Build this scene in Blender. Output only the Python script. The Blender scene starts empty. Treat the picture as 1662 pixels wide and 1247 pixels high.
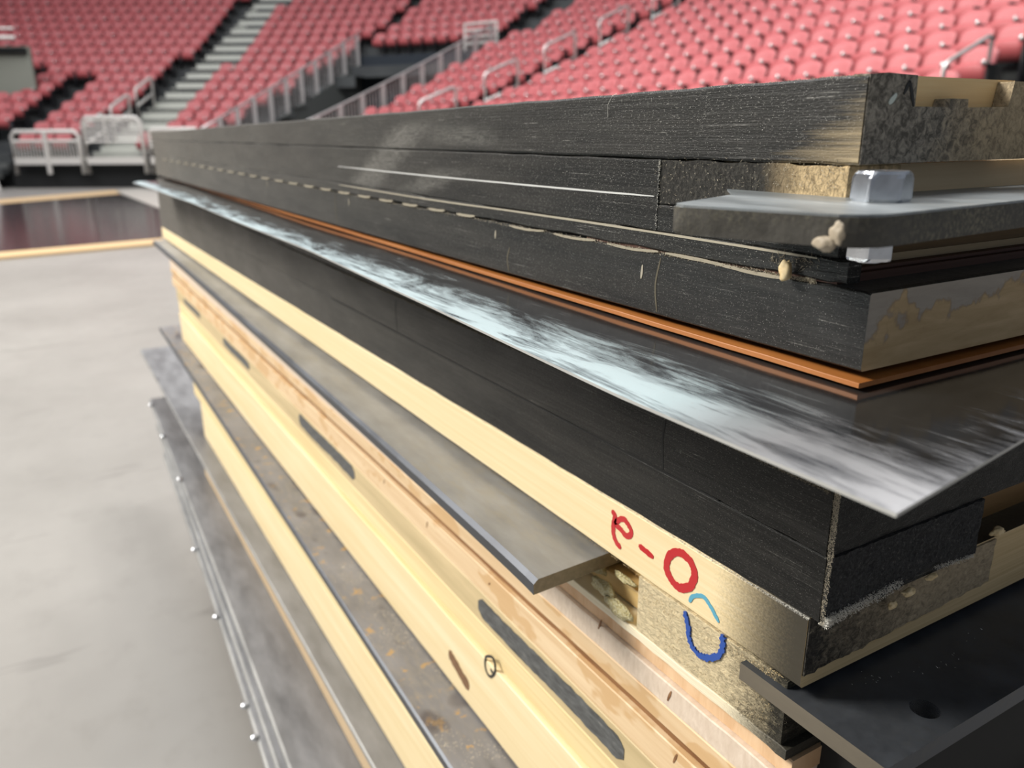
import bpy, bmesh, math, random
from mathutils import Vector, Matrix, noise
sc = bpy.context.scene
COL = sc.collection
random.seed(7)

# ------------------------------------------------------------------ camera, world, lights, exposure
CAMZ = 1.35                      # eye height above the arena floor
S = 0.30                         # one "unit" of the stack drawing in metres
cam_d = bpy.data.cameras.new('camera')
cam = bpy.data.objects.new('camera', cam_d); COL.objects.link(cam); sc.camera = cam
R = Matrix(((0.8626755, 0.15662165, -0.48089566), (-0.50572545, 0.25637471, -0.82371948), (-0.00572282, 0.95380379, 0.30037573)))
cam.matrix_world = Matrix.Translation((0, 0, CAMZ)) @ R.to_4x4()
cam_d.sensor_width = 36.0
cam_d.lens = 36.0 * 1290 / 1662
cam_d.clip_start = 0.01; cam_d.clip_end = 300
cam_d.dof.use_dof = True
cam_d.dof.focus_distance = 0.42
cam_d.dof.aperture_fstop = cam_d.lens / 3.1

w = bpy.data.worlds.new('world'); sc.world = w; w.use_nodes = True
w.node_tree.nodes['Background'].inputs[0].default_value = (0.80, 0.88, 1.0, 1)
w.node_tree.nodes['Background'].inputs[1].default_value = 0.19

def uw(u, v, z=0.0):             # floor plan frame of the arena bowl: u to the right, v straight ahead
    return Vector((u*0.864 + v*0.504, -u*0.504 + v*0.864, z))

def area(name, loc, target, sx, sy, power, color=(1, 1, 1)):
    l = bpy.data.lights.new(name, 'AREA'); l.shape = 'RECTANGLE'; l.size = sx; l.size_y = sy; l.energy = power; l.color = color
    o = bpy.data.objects.new(name, l); COL.objects.link(o); o.location = loc
    d = Vector(target) - Vector(loc); o.rotation_euler = d.to_track_quat('-Z', 'Y').to_euler()
    return o
area('unseen_light_bank', uw(-6, 16, 17), uw(0, 20, 3), 20, 9, 1450, (0.93, 0.97, 1.0))
area('unseen_light_bank', uw(-11, 3, 9), uw(0, 1, 1), 5, 4, 2300, (1.0, 0.96, 0.88))  # low unseen side light, added to brighten the left faces of the stack
area('unseen_light_bank', uw(3, 9, 15), uw(5, 14, 2), 6, 3, 1150, (1.0, 0.98, 0.96))
area('unseen_light_bank', uw(-16, 12, 17), uw(-6, 28, 5), 16, 9, 2500, (1.0, 0.95, 0.97))
for i, (a, b) in enumerate(((-4, 5), (-1, 8), (3, 4), (-7, 9), (1, 12), (6, 7))):
    area('arena_spot_lamp', uw(a, b, 14), uw(0, 1, 1), 0.5, 0.5, 130, (1, 0.98, 0.95))

sc.view_settings.view_transform = 'Standard'
try: sc.view_settings.look = 'None'
except Exception: pass
sc.view_settings.gamma = 1.0
sc.view_settings.use_curve_mapping = False
sc.view_settings.exposure = 0.4
sc.cycles.use_denoising = True
sc.cycles.max_bounces = 6

# ------------------------------------------------------------------ materials
MATS = {}
class G:
    """small helper round a node tree"""
    def __init__(s, name):
        s.m = bpy.data.materials.new(name); s.m.use_nodes = True
        s.t = s.m.node_tree; s.b = s.t.nodes['Principled BSDF']; MATS[name] = s.m
        s.pos = s.n('ShaderNodeNewGeometry').outputs['Position']
    def n(s, k, **kw):
        x = s.t.nodes.new(k)
        for a, v in kw.items(): setattr(x, a, v)
        return x
    def put(s, inp, v):
        if hasattr(v, 'links'): s.t.links.new(v, inp)
        elif isinstance(v, tuple) and len(v) == 3 and inp.type == 'RGBA': inp.default_value = (*v, 1)
        else: inp.default_value = v
    def scale(s, v):
        x = s.n('ShaderNodeVectorMath', operation='MULTIPLY'); s.put(x.inputs[0], s.pos); x.inputs[1].default_value = v
        return x.outputs[0]
    def noise(s, v, detail=4, rough=.6, dist=0.0):
        x = s.n('ShaderNodeTexNoise'); s.put(x.inputs['Vector'], s.scale(v)); x.inputs['Scale'].default_value = 1
        x.inputs['Detail'].default_value = detail; x.inputs['Roughness'].default_value = rough; x.inputs['Distortion'].default_value = dist
        return x.outputs['Fac']
    def ramp(s, f, stops):
        x = s.n('ShaderNodeValToRGB'); s.put(x.inputs[0], f); e = x.color_ramp.elements
        while len(e) < len(stops): e.new(.5)
        for k, (p, c) in enumerate(stops):
            e[k].position = p; e[k].color = (*c, 1) if isinstance(c, tuple) else (c, c, c, 1)
        return x.outputs[0]
    def m2(s, op, a, b=0.0, c=0.0, clamp=False):
        x = s.n('ShaderNodeMath', operation=op, use_clamp=clamp); s.put(x.inputs[0], a); s.put(x.inputs[1], b); s.put(x.inputs[2], c)
        return x.outputs[0]
    def mix(s, f, a, b, mode='MIX'):
        x = s.n('ShaderNodeMix', data_type='RGBA', blend_type=mode); s.put(x.inputs[0], f); s.put(x.inputs[6], a); s.put(x.inputs[7], b)
        return x.outputs[2]
    def axis(s, k):
        x = s.n('ShaderNodeSeparateXYZ'); s.put(x.inputs[0], s.pos); return x.outputs[k]
    def lin(s, v, a, b):           # 0 at a, 1 at b, clamped
        return s.m2('DIVIDE', s.m2('SUBTRACT', v, a), (b - a), clamp=True)
    def bump(s, h, strength, dist=0.002):
        x = s.n('ShaderNodeBump'); x.inputs['Strength'].default_value = strength; x.inputs['Distance'].default_value = dist
        s.put(x.inputs['Height'], h); s.put(s.b.inputs['Normal'], x.outputs[0])
    def out(s, col=None, rough=None, metal=None, spec=None):
        if col is not None: s.put(s.b.inputs['Base Color'], col)
        if rough is not None: s.put(s.b.inputs['Roughness'], rough)
        if metal is not None: s.put(s.b.inputs['Metallic'], metal)
        if spec is not None: s.put(s.b.inputs['Specular IOR Level'], spec)
        return s.m

def Z(z): return CAMZ + z*S       # drawing height -> world height

def plain(name, col, rough=.5, metal=0.0, spec=None):
    return G(name).out(col, rough, metal, spec)

def wood(name, c1, c2, freq=(90, 5, 260), rough=.6, stain=None, paint=None, bump=.15, speck=None):
    """c1/c2 grain colours; freq: noise frequency along x, y, z (grain runs along the lowest one);
    paint = list of (axis, where paint ends, where bare wood starts, raggedness): black paint overspray"""
    g = G(name)
    n1 = g.noise(freq, 5, .6, .4)
    col = g.ramp(n1, [(.32, c1), (.68, c2)])
    n2 = g.noise(tuple(f*.18 for f in freq), 3, .5)
    col = g.mix(g.ramp(n2, [(.35, 0.0), (.75, .55)]), col, c1)
    if stain:
        ns = g.noise((14, 14, 30), 3, .6)
        col = g.mix(g.ramp(ns, [(.52, 0.0), (.56, .8)]), col, stain)
    if speck:
        nk = g.noise((900, 900, 900), 2, .6)
        col = g.mix(g.ramp(nk, [(.60, 0.0), (.68, 1.0)]), col, speck)
    rg = rough
    if paint:
        nz = g.noise((800, 600, 800), 3, .7)
        mask = None
        for ax, a, b, rag in paint:
            v = g.m2('ADD', g.axis(ax), g.m2('MULTIPLY', g.m2('SUBTRACT', nz, .5), rag))
            mk = g.m2('SUBTRACT', 1.0, g.lin(v, a, b))
            mask = mk if mask is None else g.m2('MAXIMUM', mask, mk)
        mask = g.m2('SUBTRACT', 1.0, g.m2('POWER', .03, g.m2('POWER', mask, 1.7)))
        col = g.mix(g.m2('MULTIPLY', mask, .99), col, (.010, .010, .009))
    g.bump(n1, bump, .001)
    return g.out(col, rg, spec=.35)

def dusty(g, wgt=.10):
    g.b.inputs['Sheen Weight'].default_value = wgt; g.b.inputs['Sheen Roughness'].default_value = .35
    g.b.inputs['Sheen Tint'].default_value = (.95, .92, .86, 1)
def dust_sheen_layers(g, col, dust, far=1.0):
    """dry paint specks, scratches and a brown-grey haze growing towards the far end: dust plus painted grazing sheen"""
    fine = g.noise((1300, 420, 1300), 3, .65)
    big = g.noise((9, 7, 22), 4, .65)
    y = g.axis(1)
    dm = g.m2('MULTIPLY', g.ramp(fine, [(.60, 0.0), (.69, 1.0)]), g.ramp(big, [(.38, .08), (.62, dust)]))
    col = g.mix(dm, col, (.30, .29, .265))
    spk = g.noise((2400, 1400, 2400), 1, .5)
    col = g.mix(g.m2('MULTIPLY', g.ramp(spk, [(.70, 0.0), (.74, 1.0)]), dust*1.2), col, (.62, .60, .56))
    line = g.noise((60, 11, 1000), 4, .75)
    lm = g.m2('MULTIPLY', g.ramp(line, [(.60, 0.0), (.66, 1.0)]), g.ramp(g.noise((40, 42, 60), 3), [(.48, 0.0), (.62, dust)]))
    lm = g.m2('MULTIPLY', lm, g.ramp(fine, [(.40, .2), (.60, 1.0)]))
    col = g.mix(lm, col, (.50, .485, .45))
    haze = g.m2('ADD', g.lin(y, .30, 2.3), g.m2('MULTIPLY', g.m2('SUBTRACT', g.noise((12, 9, 60), 4, .6), .5), .5), clamp=True)  # paler with distance: dust and grazing sheen painted into the colour
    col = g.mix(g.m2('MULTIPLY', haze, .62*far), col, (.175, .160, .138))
    return col, big, fine
def strokes_on(g, col):
    y = g.axis(1); z = g.axis(2)
    nn = g.noise((60, 60, 130), 4, .7)
    fib = g.noise((300, 40, 420), 3, .7, 2.5)
    # chalk rubbed on in two strokes and an arc: distance of (y, z) from slanted lines
    def stroke(y0, z0, k, wd, za, zb, amt):
        d = g.m2('ABSOLUTE', g.m2('SUBTRACT', g.m2('SUBTRACT', y, y0), g.m2('MULTIPLY', g.m2('SUBTRACT', z, z0), k)))
        d = g.m2('ADD', d, g.m2('MULTIPLY', g.m2('SUBTRACT', nn, .5), wd*1.3))
        mm = g.m2('SUBTRACT', 1.0, g.lin(d, wd*.35, wd*1.1))
        win = g.m2('MULTIPLY', g.lin(z, za, za+.006), g.m2('SUBTRACT', 1.0, g.lin(z, zb-.010, zb)))
        return g.m2('MULTIPLY', g.m2('MULTIPLY', mm, win), amt)
    sm = stroke(2.74*S, Z(-.17), -2.3, .050, Z(-.18), Z(.045), .30)
    sm = g.m2('MAXIMUM', sm, stroke(2.00*S, Z(.0), 2.0, .070, Z(-.035), Z(.035), .22))
    sm = g.m2('MAXIMUM', sm, stroke(2.28*S, Z(-.16), -3.4, .040, Z(-.175), Z(-.08), .24))
    sm = g.m2('MULTIPLY', sm, g.ramp(fib, [(.36, .12), (.60, 1.0)]))
    return g.mix(sm, col, (.40, .385, .35))
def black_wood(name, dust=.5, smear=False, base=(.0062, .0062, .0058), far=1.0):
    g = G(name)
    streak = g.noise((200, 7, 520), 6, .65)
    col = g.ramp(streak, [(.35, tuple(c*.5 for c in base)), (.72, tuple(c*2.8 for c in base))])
    col, big, fine = dust_sheen_layers(g, col, dust, far)
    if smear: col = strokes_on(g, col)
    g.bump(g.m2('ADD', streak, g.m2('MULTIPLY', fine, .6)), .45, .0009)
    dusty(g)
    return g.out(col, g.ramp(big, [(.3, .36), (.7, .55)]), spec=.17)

def steel(name, base, rough=(.3, .5), dust=None, rust=False, metal=.8, freq=(30, 8, 30), bump=.04):
    g = G(name)
    n1 = g.noise(freq, 5, .65); n2 = g.noise(tuple(f*6 for f in freq), 3, .6)
    col = g.ramp(n1, [(.3, tuple(c*.75 for c in base)), (.7, tuple(c*1.25 for c in base))])
    if dust:
        col = g.mix(g.m2('MULTIPLY', g.ramp(n2, [(.45, 0.0), (.75, .7)]), g.ramp(g.noise((9, 5, 9), 3), [(.42, 0.0), (.62, 1.0)])), col, dust)
    if rust:
        r1 = g.noise((45, 45, 45), 4, .6)
        col = g.mix(g.ramp(r1, [(.60, 0.0), (.66, .8)]), col, (.42, .25, .07))
        r2 = g.noise((600, 600, 600), 2, .6)
        col = g.mix(g.m2('MULTIPLY', g.ramp(r2, [(.62, 0.0), (.68, .9)]), g.ramp(g.noise((14, 14, 14), 2), [(.5, 0.0), (.6, 1.0)])), col, (.75, .66, .5))
        r3 = g.noise((25, 14, 25), 2, .5)
        col = g.mix(g.ramp(r3, [(.62, 0.0), (.7, .6)]), col, (.05, .035, .035))
        metal = g.m2('SUBTRACT', metal, g.ramp(r1, [(.60, 0.0), (.66, .7)]))
    rr = g.ramp(n1, [(.3, rough[0]), (.7, rough[1])])
    g.bump(n2, bump, .0006)
    return g.out(col, rr, metal)

M = MATS
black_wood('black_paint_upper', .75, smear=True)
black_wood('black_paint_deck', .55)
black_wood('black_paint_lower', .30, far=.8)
# top board: black paint that wears through to tan wood near the lower front corner
def worn_black():
    g = G('black_paint_worn')
    streak = g.noise((200, 9, 560), 6, .65)
    y = g.axis(1); z = g.axis(2)
    v = g.m2('ADD', y, g.m2('MULTIPLY', g.m2('SUBTRACT', g.noise((100, 14, 420), 4, .7), .5), .085))
    v = g.m2('ADD', v, g.m2('MULTIPLY', g.m2('SUBTRACT', z, Z(-.04)), 1.5))
    mk = g.lin(v, .270, .224)
    bare = g.ramp(streak, [(.35, (.20, .155, .09)), (.6, (.50, .39, .23)), (.75, (.14, .12, .09))])
    col = g.ramp(streak, [(.35, (.0035, .0035, .003)), (.72, (.020, .019, .017))])
    col, big, fine = dust_sheen_layers(g, col, .8)
    col = strokes_on(g, col)
    col = g.mix(g.m2('MULTIPLY', mk, .85), col, bare)
    g.bump(g.m2('ADD', streak, g.m2('MULTIPLY', fine, .6)), .5, .0009)
    dusty(g)
    return g.out(col, g.ramp(big, [(.3, .40), (.7, .55)]), spec=.20)
worn_black()

def end_grain(name, bare, dark, axis, a, b, rag, freq=(420, 420, 420), bump=.8, lo=.42, hi=1.5):
    """fuzzy saw-cut end grain; black overspray from a (full) to b (none) along an axis"""
    g = G(name)
    n = g.noise(freq, 5, .75, .8)
    col = g.ramp(n, [(.34, tuple(c*lo for c in bare)), (.5, bare), (.68, tuple(min(1, c*hi) for c in bare))])
    big = g.noise((70, 70, 70), 4, .65)
    v = g.m2('ADD', g.axis(axis), g.m2('MULTIPLY', g.m2('SUBTRACT', g.m2('ADD', g.m2('MULTIPLY', n, .6), g.m2('MULTIPLY', big, .4)), .5), rag))
    mk = g.lin(v, b, a)
    dk = g.ramp(n, [(.42, dark), (.62, tuple(c*3.5 for c in dark)), (.72, (.30, .27, .2))])
    col = g.mix(mk, col, dk)
    g.bump(n, bump, .0015)
    return g.out(col, .75, spec=.25)

end_grain('end_grain_top', (.44, .345, .22), (.115, .103, .085), 0, 1.15*S, 1.32*S, .13, (260, 260, 260), lo=.55, hi=1.35)
end_grain('end_grain_strip', (.52, .39, .22), (.016, .015, .013), 1, .92*S, .84*S, .03, (330, 500, 330))
end_grain('end_grain_cross', (.66, .55, .35), (.02, .018, .013), 1, .78*S, .92*S, .06, (160, 190, 420), 1.0, lo=.66, hi=1.25)
end_grain('black_fuzzy_end', (.03, .03, .03), (.018, .018, .0185), 0, 3.0*S, 3.1*S, .02, (500, 500, 500), 1.0)
end_grain('end_spray', (.34, .275, .185), (.02, .018, .015), 0, 1.03*S, 1.30*S, .12, (230, 230, 330), .4, lo=.6, hi=1.3)

wood('pocket_wood', (.86, .58, .27), (.97, .74, .40), (12, 60, 300), .5)
wood('plywood_face', (.56, .42, .25), (.66, .53, .34), (6, 60, 220), .6)
wood('veneer_light', (.40, .31, .19), (.52, .42, .27), (8, 60, 200), .6)
wood('veneer_dark', (.12, .075, .03), (.20, .125, .05), (8, 60, 500), .6)
wood('veneer_red', (.085, .04, .03), (.13, .065, .045), (8, 60, 500), .6)
def stained_end():
    g = G('maple_end'); n = g.noise((25, 200, 160), 5, .6, .4)
    tan = g.ramp(n, [(.32, (.46, .32, .16)), (.68, (.62, .45, .25))]); grey = g.ramp(n, [(.32, (.36, .31, .26)), (.68, (.47, .42, .35))])
    blob = g.noise((38, 38, 30), 4, .55)
    v = g.m2('ADD', g.axis(2), g.m2('MULTIPLY', g.m2('SUBTRACT', blob, .5), .07))
    v = g.m2('ADD', v, g.m2('MULTIPLY', g.m2('SUBTRACT', g.axis(0), 1.2*S), -.09))
    mk = g.lin(v, Z(-.262), Z(-.255))
    ring = g.m2('SUBTRACT', 1.0, g.lin(g.m2('ABSOLUTE', g.m2('SUBTRACT', v, Z(-.258))), .0, .0022))
    col = g.mix(g.m2('MULTIPLY', ring, .5), g.mix(mk, tan, grey), (.30, .20, .10))
    g.bump(n, .15, .001)
    return g.out(col, .55, spec=.35)
stained_end()
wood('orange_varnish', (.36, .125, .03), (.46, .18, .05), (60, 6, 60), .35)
wood('pine_sleeper', (.78, .62, .35), (.88, .74, .49), (90, 3.2, 330), .55, bump=.12, paint=[(1, .229, .288, .03)])
wood('pine_sleeper_end', (.52, .38, .19), (.70, .54, .31), (5, 60, 420), .6, paint=None)
wood('brown_core', (.16, .085, .025), (.24, .14, .05), (5, 60, 250), .6)
wood('plywood_white', (.78, .68, .47), (.88, .80, .62), (40, 14, 700), .6, bump=.5, paint=[(1, .226, .275, .03)])
wood('maple_orange', (.62, .38, .20), (.80, .57, .36), (40, 95, 20), .5)
wood('maple_sanded', (.62, .50, .39), (.76, .64, .52), (110, 260, 110), .6)
wood('maple_cream', (.66, .46, .26), (.80, .62, .40), (60, 6, 160), .5, stain=(.60, .38, .18))
wood('brown_groove', (.17, .075, .028), (.36, .19, .085), (60, 16, 160), .6)
wood('pine_yellow', (.70, .54, .27), (.84, .69, .40), (70, 3, 120), .62)
wood('pine_dull', (.50, .39, .21), (.66, .52, .30), (40, 4, 60), .55)
wood('pine_yellow_low', (.76, .60, .33), (.86, .73, .48), (50, 3, 90), .5)
wood('tan_wood', (.52, .38, .22), (.66, .50, .32), (50, 3, 120), .5)
wood('inner_pine', (.66, .46, .19), (.78, .58, .28), (60, 6, 90), .5)
wood('splinter_wood', (.60, .44, .22), (.80, .66, .42), (300, 300, 300), .6)
plain('tan_blob', (.36, .30, .22), .6)
plain('torn_tan', (.33, .29, .215), .8)
plain('fuzz', (.42, .37, .28), .8)
plain('fuzz_dark', (.10, .085, .055), .8)
plain('fuzz_white', (.70, .68, .62), .7)
plain('dried_glue_line', (.38, .34, .26), .5)
plain('bright_glue_line', (.62, .62, .60), .4)
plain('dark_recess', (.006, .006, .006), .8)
plain('red_marker', (.48, .008, .012), .45)
plain('blue_marker', (.015, .07, .34), .5)
plain('teal_marker', (.10, .36, .50), .5)
plain('black_marker', (.012, .012, .012), .5)
plain('pale_mark_color', (.62, .68, .62), .5)
def glue():
    g = G('amber_glue'); n = g.noise((700, 700, 700), 3)
    g.bump(n, 1.0, .003); g.b.inputs['Transmission Weight'].default_value = .2
    return g.out(g.ramp(n, [(.35, (.60, .50, .22)), (.65, (.84, .78, .50))]), .16)
glue()
def knot():
    g = G('knot_brown'); return g.out(g.ramp(g.noise((200, 200, 600), 3), [(.3, (.10, .045, .015)), (.7, (.26, .13, .05))]), .5)
knot()
def strip_paint():
    g = G('dark_paint_patch'); n = g.noise((150, 60, 260), 5, .7)
    g.bump(n, .3, .0006)
    return g.out(g.ramp(n, [(.38, (.035, .037, .038)), (.62, (.10, .105, .105)), (.74, (.26, .25, .22))]), .45)
strip_paint()
steel('strap_steel', (.32, .315, .305), (.40, .55), dust=(.34, .31, .25), metal=.3)
steel('strap_edge', (.07, .075, .085), (.35, .5), metal=.7)
steel('cut_steel', (.24, .22, .17), (.4, .6), metal=.4, freq=(200, 200, 200), bump=.2)
steel('rusty_steel', (.20, .195, .20), (.38, .55), dust=(.28, .25, .2), rust=True, metal=.3)
steel('grey_steel', (.20, .20, .205), (.35, .5), metal=.3)
steel('dark_steel', (.085, .092, .105), (.38, .55), dust=(.10, .10, .10), metal=.6, freq=(40, 40, 40))
steel('bolt_plate_steel', (.29, .315, .325), (.30, .45), dust=(.6, .6, .57), metal=.6)
steel('grey_edge', (.26, .26, .255), (.35, .5), metal=.3)
steel('brown_edge', (.14, .12, .09), (.4, .6), metal=.3)
steel('bolt_plate_edge', (.085, .08, .07), (.4, .6), dust=(.35, .32, .22), metal=.6, freq=(90, 90, 90), bump=.3)
steel('zinc', (.68, .70, .74), (.20, .30), metal=1.0, freq=(40, 40, 40), bump=.01)
steel('rail_steel', (.62, .60, .58), (.3, .45), metal=.6)
def mirror_sheet():
    g = G('sheet_metal')
    y = g.axis(1); x = g.axis(0)
    haze = g.noise((34, 7, 1), 7, .68, 1.2)
    lon = g.noise((240, 22, 1), 6, .75, .6)
    # cloudy scuffing plus painted bluish reflection, heaviest along the outer edges of the sheet
    ex = g.m2('SUBTRACT', 1.0, g.lin(x, .74*S, .98*S))
    ey = g.m2('SUBTRACT', 1.0, g.lin(y, .46*S, .72*S))
    ed = g.m2('MAXIMUM', ex, g.m2('MULTIPLY', ey, .62))
    h = g.m2('ADD', g.m2('MULTIPLY', haze, .60), g.m2('MULTIPLY', lon, .40))
    h = g.m2('ADD', h, g.m2('MULTIPLY', g.m2('SUBTRACT', ed, .5), .30))
    mk = g.ramp(h, [(.47, 0.0), (.56, .55), (.66, 1.0)])
    base = g.mix(ed, (.30, .30, .30), (.085, .10, .135))
    corner = g.m2('MULTIPLY', g.m2('SUBTRACT', 1.0, g.lin(y, .62*S, .80*S)), 1.0)
    scuff_sheen = g.mix(corner, (.50, .60, .62), (.52, .52, .54))
    col = g.mix(mk, base, scuff_sheen)
    rr = g.m2('ADD', g.m2('MULTIPLY', mk, .34), .10)
    speck = g.noise((900, 500, 1), 2, .6)
    col = g.mix(g.ramp(speck, [(.68, 0.0), (.74, .6)]), col, (.45, .42, .38))
    g.bump(g.m2('ADD', g.noise((10, 4, 1), 2, .5), g.m2('MULTIPLY', lon, .06)), .14, .003)
    return g.out(col, rr, g.m2('SUBTRACT', .92, g.m2('MULTIPLY', mk, .45)))
mirror_sheet()
plain('sheet_rim', (.50, .50, .48), .45, .4)
def concrete():
    g = G('polished_concrete')
    n = g.noise((.6, .6, .6), 5, .6); f = g.noise((7, 5, 6), 5, .65)
    col = g.ramp(n, [(.3, (.225, .212, .195)), (.7, (.30, .285, .265))])
    col = g.mix(g.ramp(f, [(.52, 0.0), (.75, .35)]), col, (.17, .16, .145))
    ln = g.noise((1.1, 7, 1), 3, .5, .4)
    col = g.mix(g.ramp(ln, [(.66, 0.0), (.69, .35), (.72, 0.0)]), col, (.12, .11, .10))
    return g.out(col, g.ramp(f, [(.3, .34), (.7, .46)]), spec=.45)
concrete()
def court():
    g = G('black_court_finish')
    return g.out((.022, .020, .022), .16, spec=.6)
court()
plain('court_border', (.62, .44, .24), .4)
plain('court_pale_border', (.50, .47, .42), .35)
def tier_mat():
    g = G('tier_concrete')
    n = g.noise((1.2, 1.2, 1.2), 4)
    return g.out(g.ramp(n, [(.3, (.030, .034, .036)), (.7, (.055, .06, .06))]), .7)
tier_mat()
plain('stair_concrete', (.46, .47, .42), .7)
plain('stair_dark', (.05, .055, .055), .7)
plain('vomitory_wall', (.10, .105, .10), .7)
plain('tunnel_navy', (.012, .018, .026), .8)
plain('green_grey_wall', (.22, .23, .19), .7)
plain('black_drape', (.008, .009, .009), .9)
plain('off_white_rail', (.62, .60, .56), .45, .2)
plain('seat_red', (.43, .115, .12), .48, 0, .4)
plain('seat_red_pan', (.42, .09, .095), .5, 0, .4)
plain('seat_black', (.012, .012, .014), .4)
plain('seat_cap', (.80, .80, .78), .18, .6)

# ------------------------------------------------------------------ object helpers
def link(name, bm, mats, parent=None, smooth=False, origin=None):
    me = bpy.data.meshes.new(name)
    if origin is not None:
        bmesh.ops.translate(bm, verts=bm.verts, vec=-Vector(origin))
    bmesh.ops.recalc_face_normals(bm, faces=bm.faces)
    bm.to_mesh(me); bm.free()
    for m in (mats if isinstance(mats, (list, tuple)) else [mats]): me.materials.append(M[m])
    if smooth:
        for p in me.polygons: p.use_smooth = True
    o = bpy.data.objects.new(name, me); COL.objects.link(o)
    if origin is not None: o.location = origin
    if parent is not None:
        o.parent = parent
        if origin is None: o.location = -parent.location if parent.parent is None else -(parent.location + parent.parent.location)
        else: o.location = Vector(origin) - parent.location
    return o
def tag(o, label=None, cat=None, group=None, kind=None):
    for k, v in (('label', label), ('category', cat), ('group', group), ('kind', kind)):
        if v: o[k] = v
    return o
def empty(name, loc, label, cat, group=None):
    o = bpy.data.objects.new(name, None); COL.objects.link(o); o.location = loc; o.empty_display_size = .05
    return tag(o, label, cat, group)
def P(x, y, z): return Vector((x*S, y*S, Z(z)))   # drawing units -> world

def board_bm(x0, x1, y0, y1, z0, z1, far=None, n=24, jit=0.0, seed=1, bev=.0008, edges='tb', bm=None):
    """long board; far = (x0, z0, z1) at the far end when it is not parallel. jit roughens its left edges."""
    bm = bm or bmesh.new(); rnd = random.Random(seed)
    fx0, fz0, fz1 = far if far else (x0, z0, z1)
    rings = []
    ts = [ (i/n)**1.6 for i in range(n+1)]
    for t in ts:
        a = x0+(fx0-x0)*t; b = x1; lo = z0+(fz0-z0)*t; hi = z1+(fz1-z1)*t; y = y0+(y1-y0)*t
        j1 = rnd.uniform(-1, 1)*jit if 'b' in edges else 0; j2 = rnd.uniform(-1, 1)*jit if 't' in edges else 0
        be = bev/S
        prof = [(a, lo+be+j1), (a+be, lo+j1), (b, lo), (b, hi), (a+be, hi+j2), (a, hi-be+j2)]
        rings.append([bm.verts.new(P(px, y, pz)) for px, pz in prof])
    for i in range(n):
        for k in range(6):
            bm.faces.new((rings[i][k], rings[i][(k+1) % 6], rings[i+1][(k+1) % 6], rings[i+1][k]))
    f1 = bm.faces.new(rings[0]); f2 = bm.faces.new(rings[-1])
    return bm
def board(name, mat, parent, x0, x1, y0, y1, z0, z1, endmat=None, **kw):
    bm = board_bm(x0, x1, y0, y1, z0, z1, **kw)
    mats = [mat] + ([endmat] if endmat else [])
    if endmat:
        yy = y0*S
        for f in bm.faces:
            if all(abs(v.co.y-yy) < 1e-5 for v in f.verts): f.material_index = 1
    return link(name, bm, mats, parent)

def fringe(name, mat, parent, pts, n, ln=(.0006, .0022), seed=3, spread=.0008, wd=.00012, out=Vector((-1, 0, 0)), amount=1.0):
    """ragged fibres along a broken edge (one piece of fuzz, uncountable)"""
    bm = bmesh.new(); rnd = random.Random(seed)
    L = [(pts[i+1]-pts[i]).length for i in range(len(pts)-1)]; T = sum(L)
    for _ in range(n):
        d = (rnd.random()**1.7)*T; i = 0
        while i < len(L)-1 and d > L[i]: d -= L[i]; i += 1
        c = pts[i].lerp(pts[i+1], min(1, d/L[i])) + Vector((0, rnd.uniform(-1, 1), rnd.uniform(-1, 1)))*spread
        v = (out*rnd.uniform(.15, .9) + Vector((rnd.uniform(-.3, .3), rnd.uniform(-1, 1), rnd.uniform(-.9, .9)))).normalized()*rnd.uniform(*ln)
        s = v.orthogonal().normalized()*wd*rnd.uniform(.6, 2.0); q = v.cross(s).normalized()*wd
        a = [bm.verts.new(c+s), bm.verts.new(c-s*.5+q), bm.verts.new(c-s*.5-q), bm.verts.new(c+v)]
        for t in ((0, 1, 2), (0, 1, 3), (1, 2, 3), (2, 0, 3)): bm.faces.new([a[k] for k in t])
    o = link(name, bm, mat, parent); o['kind'] = 'stuff'
    return o

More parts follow.
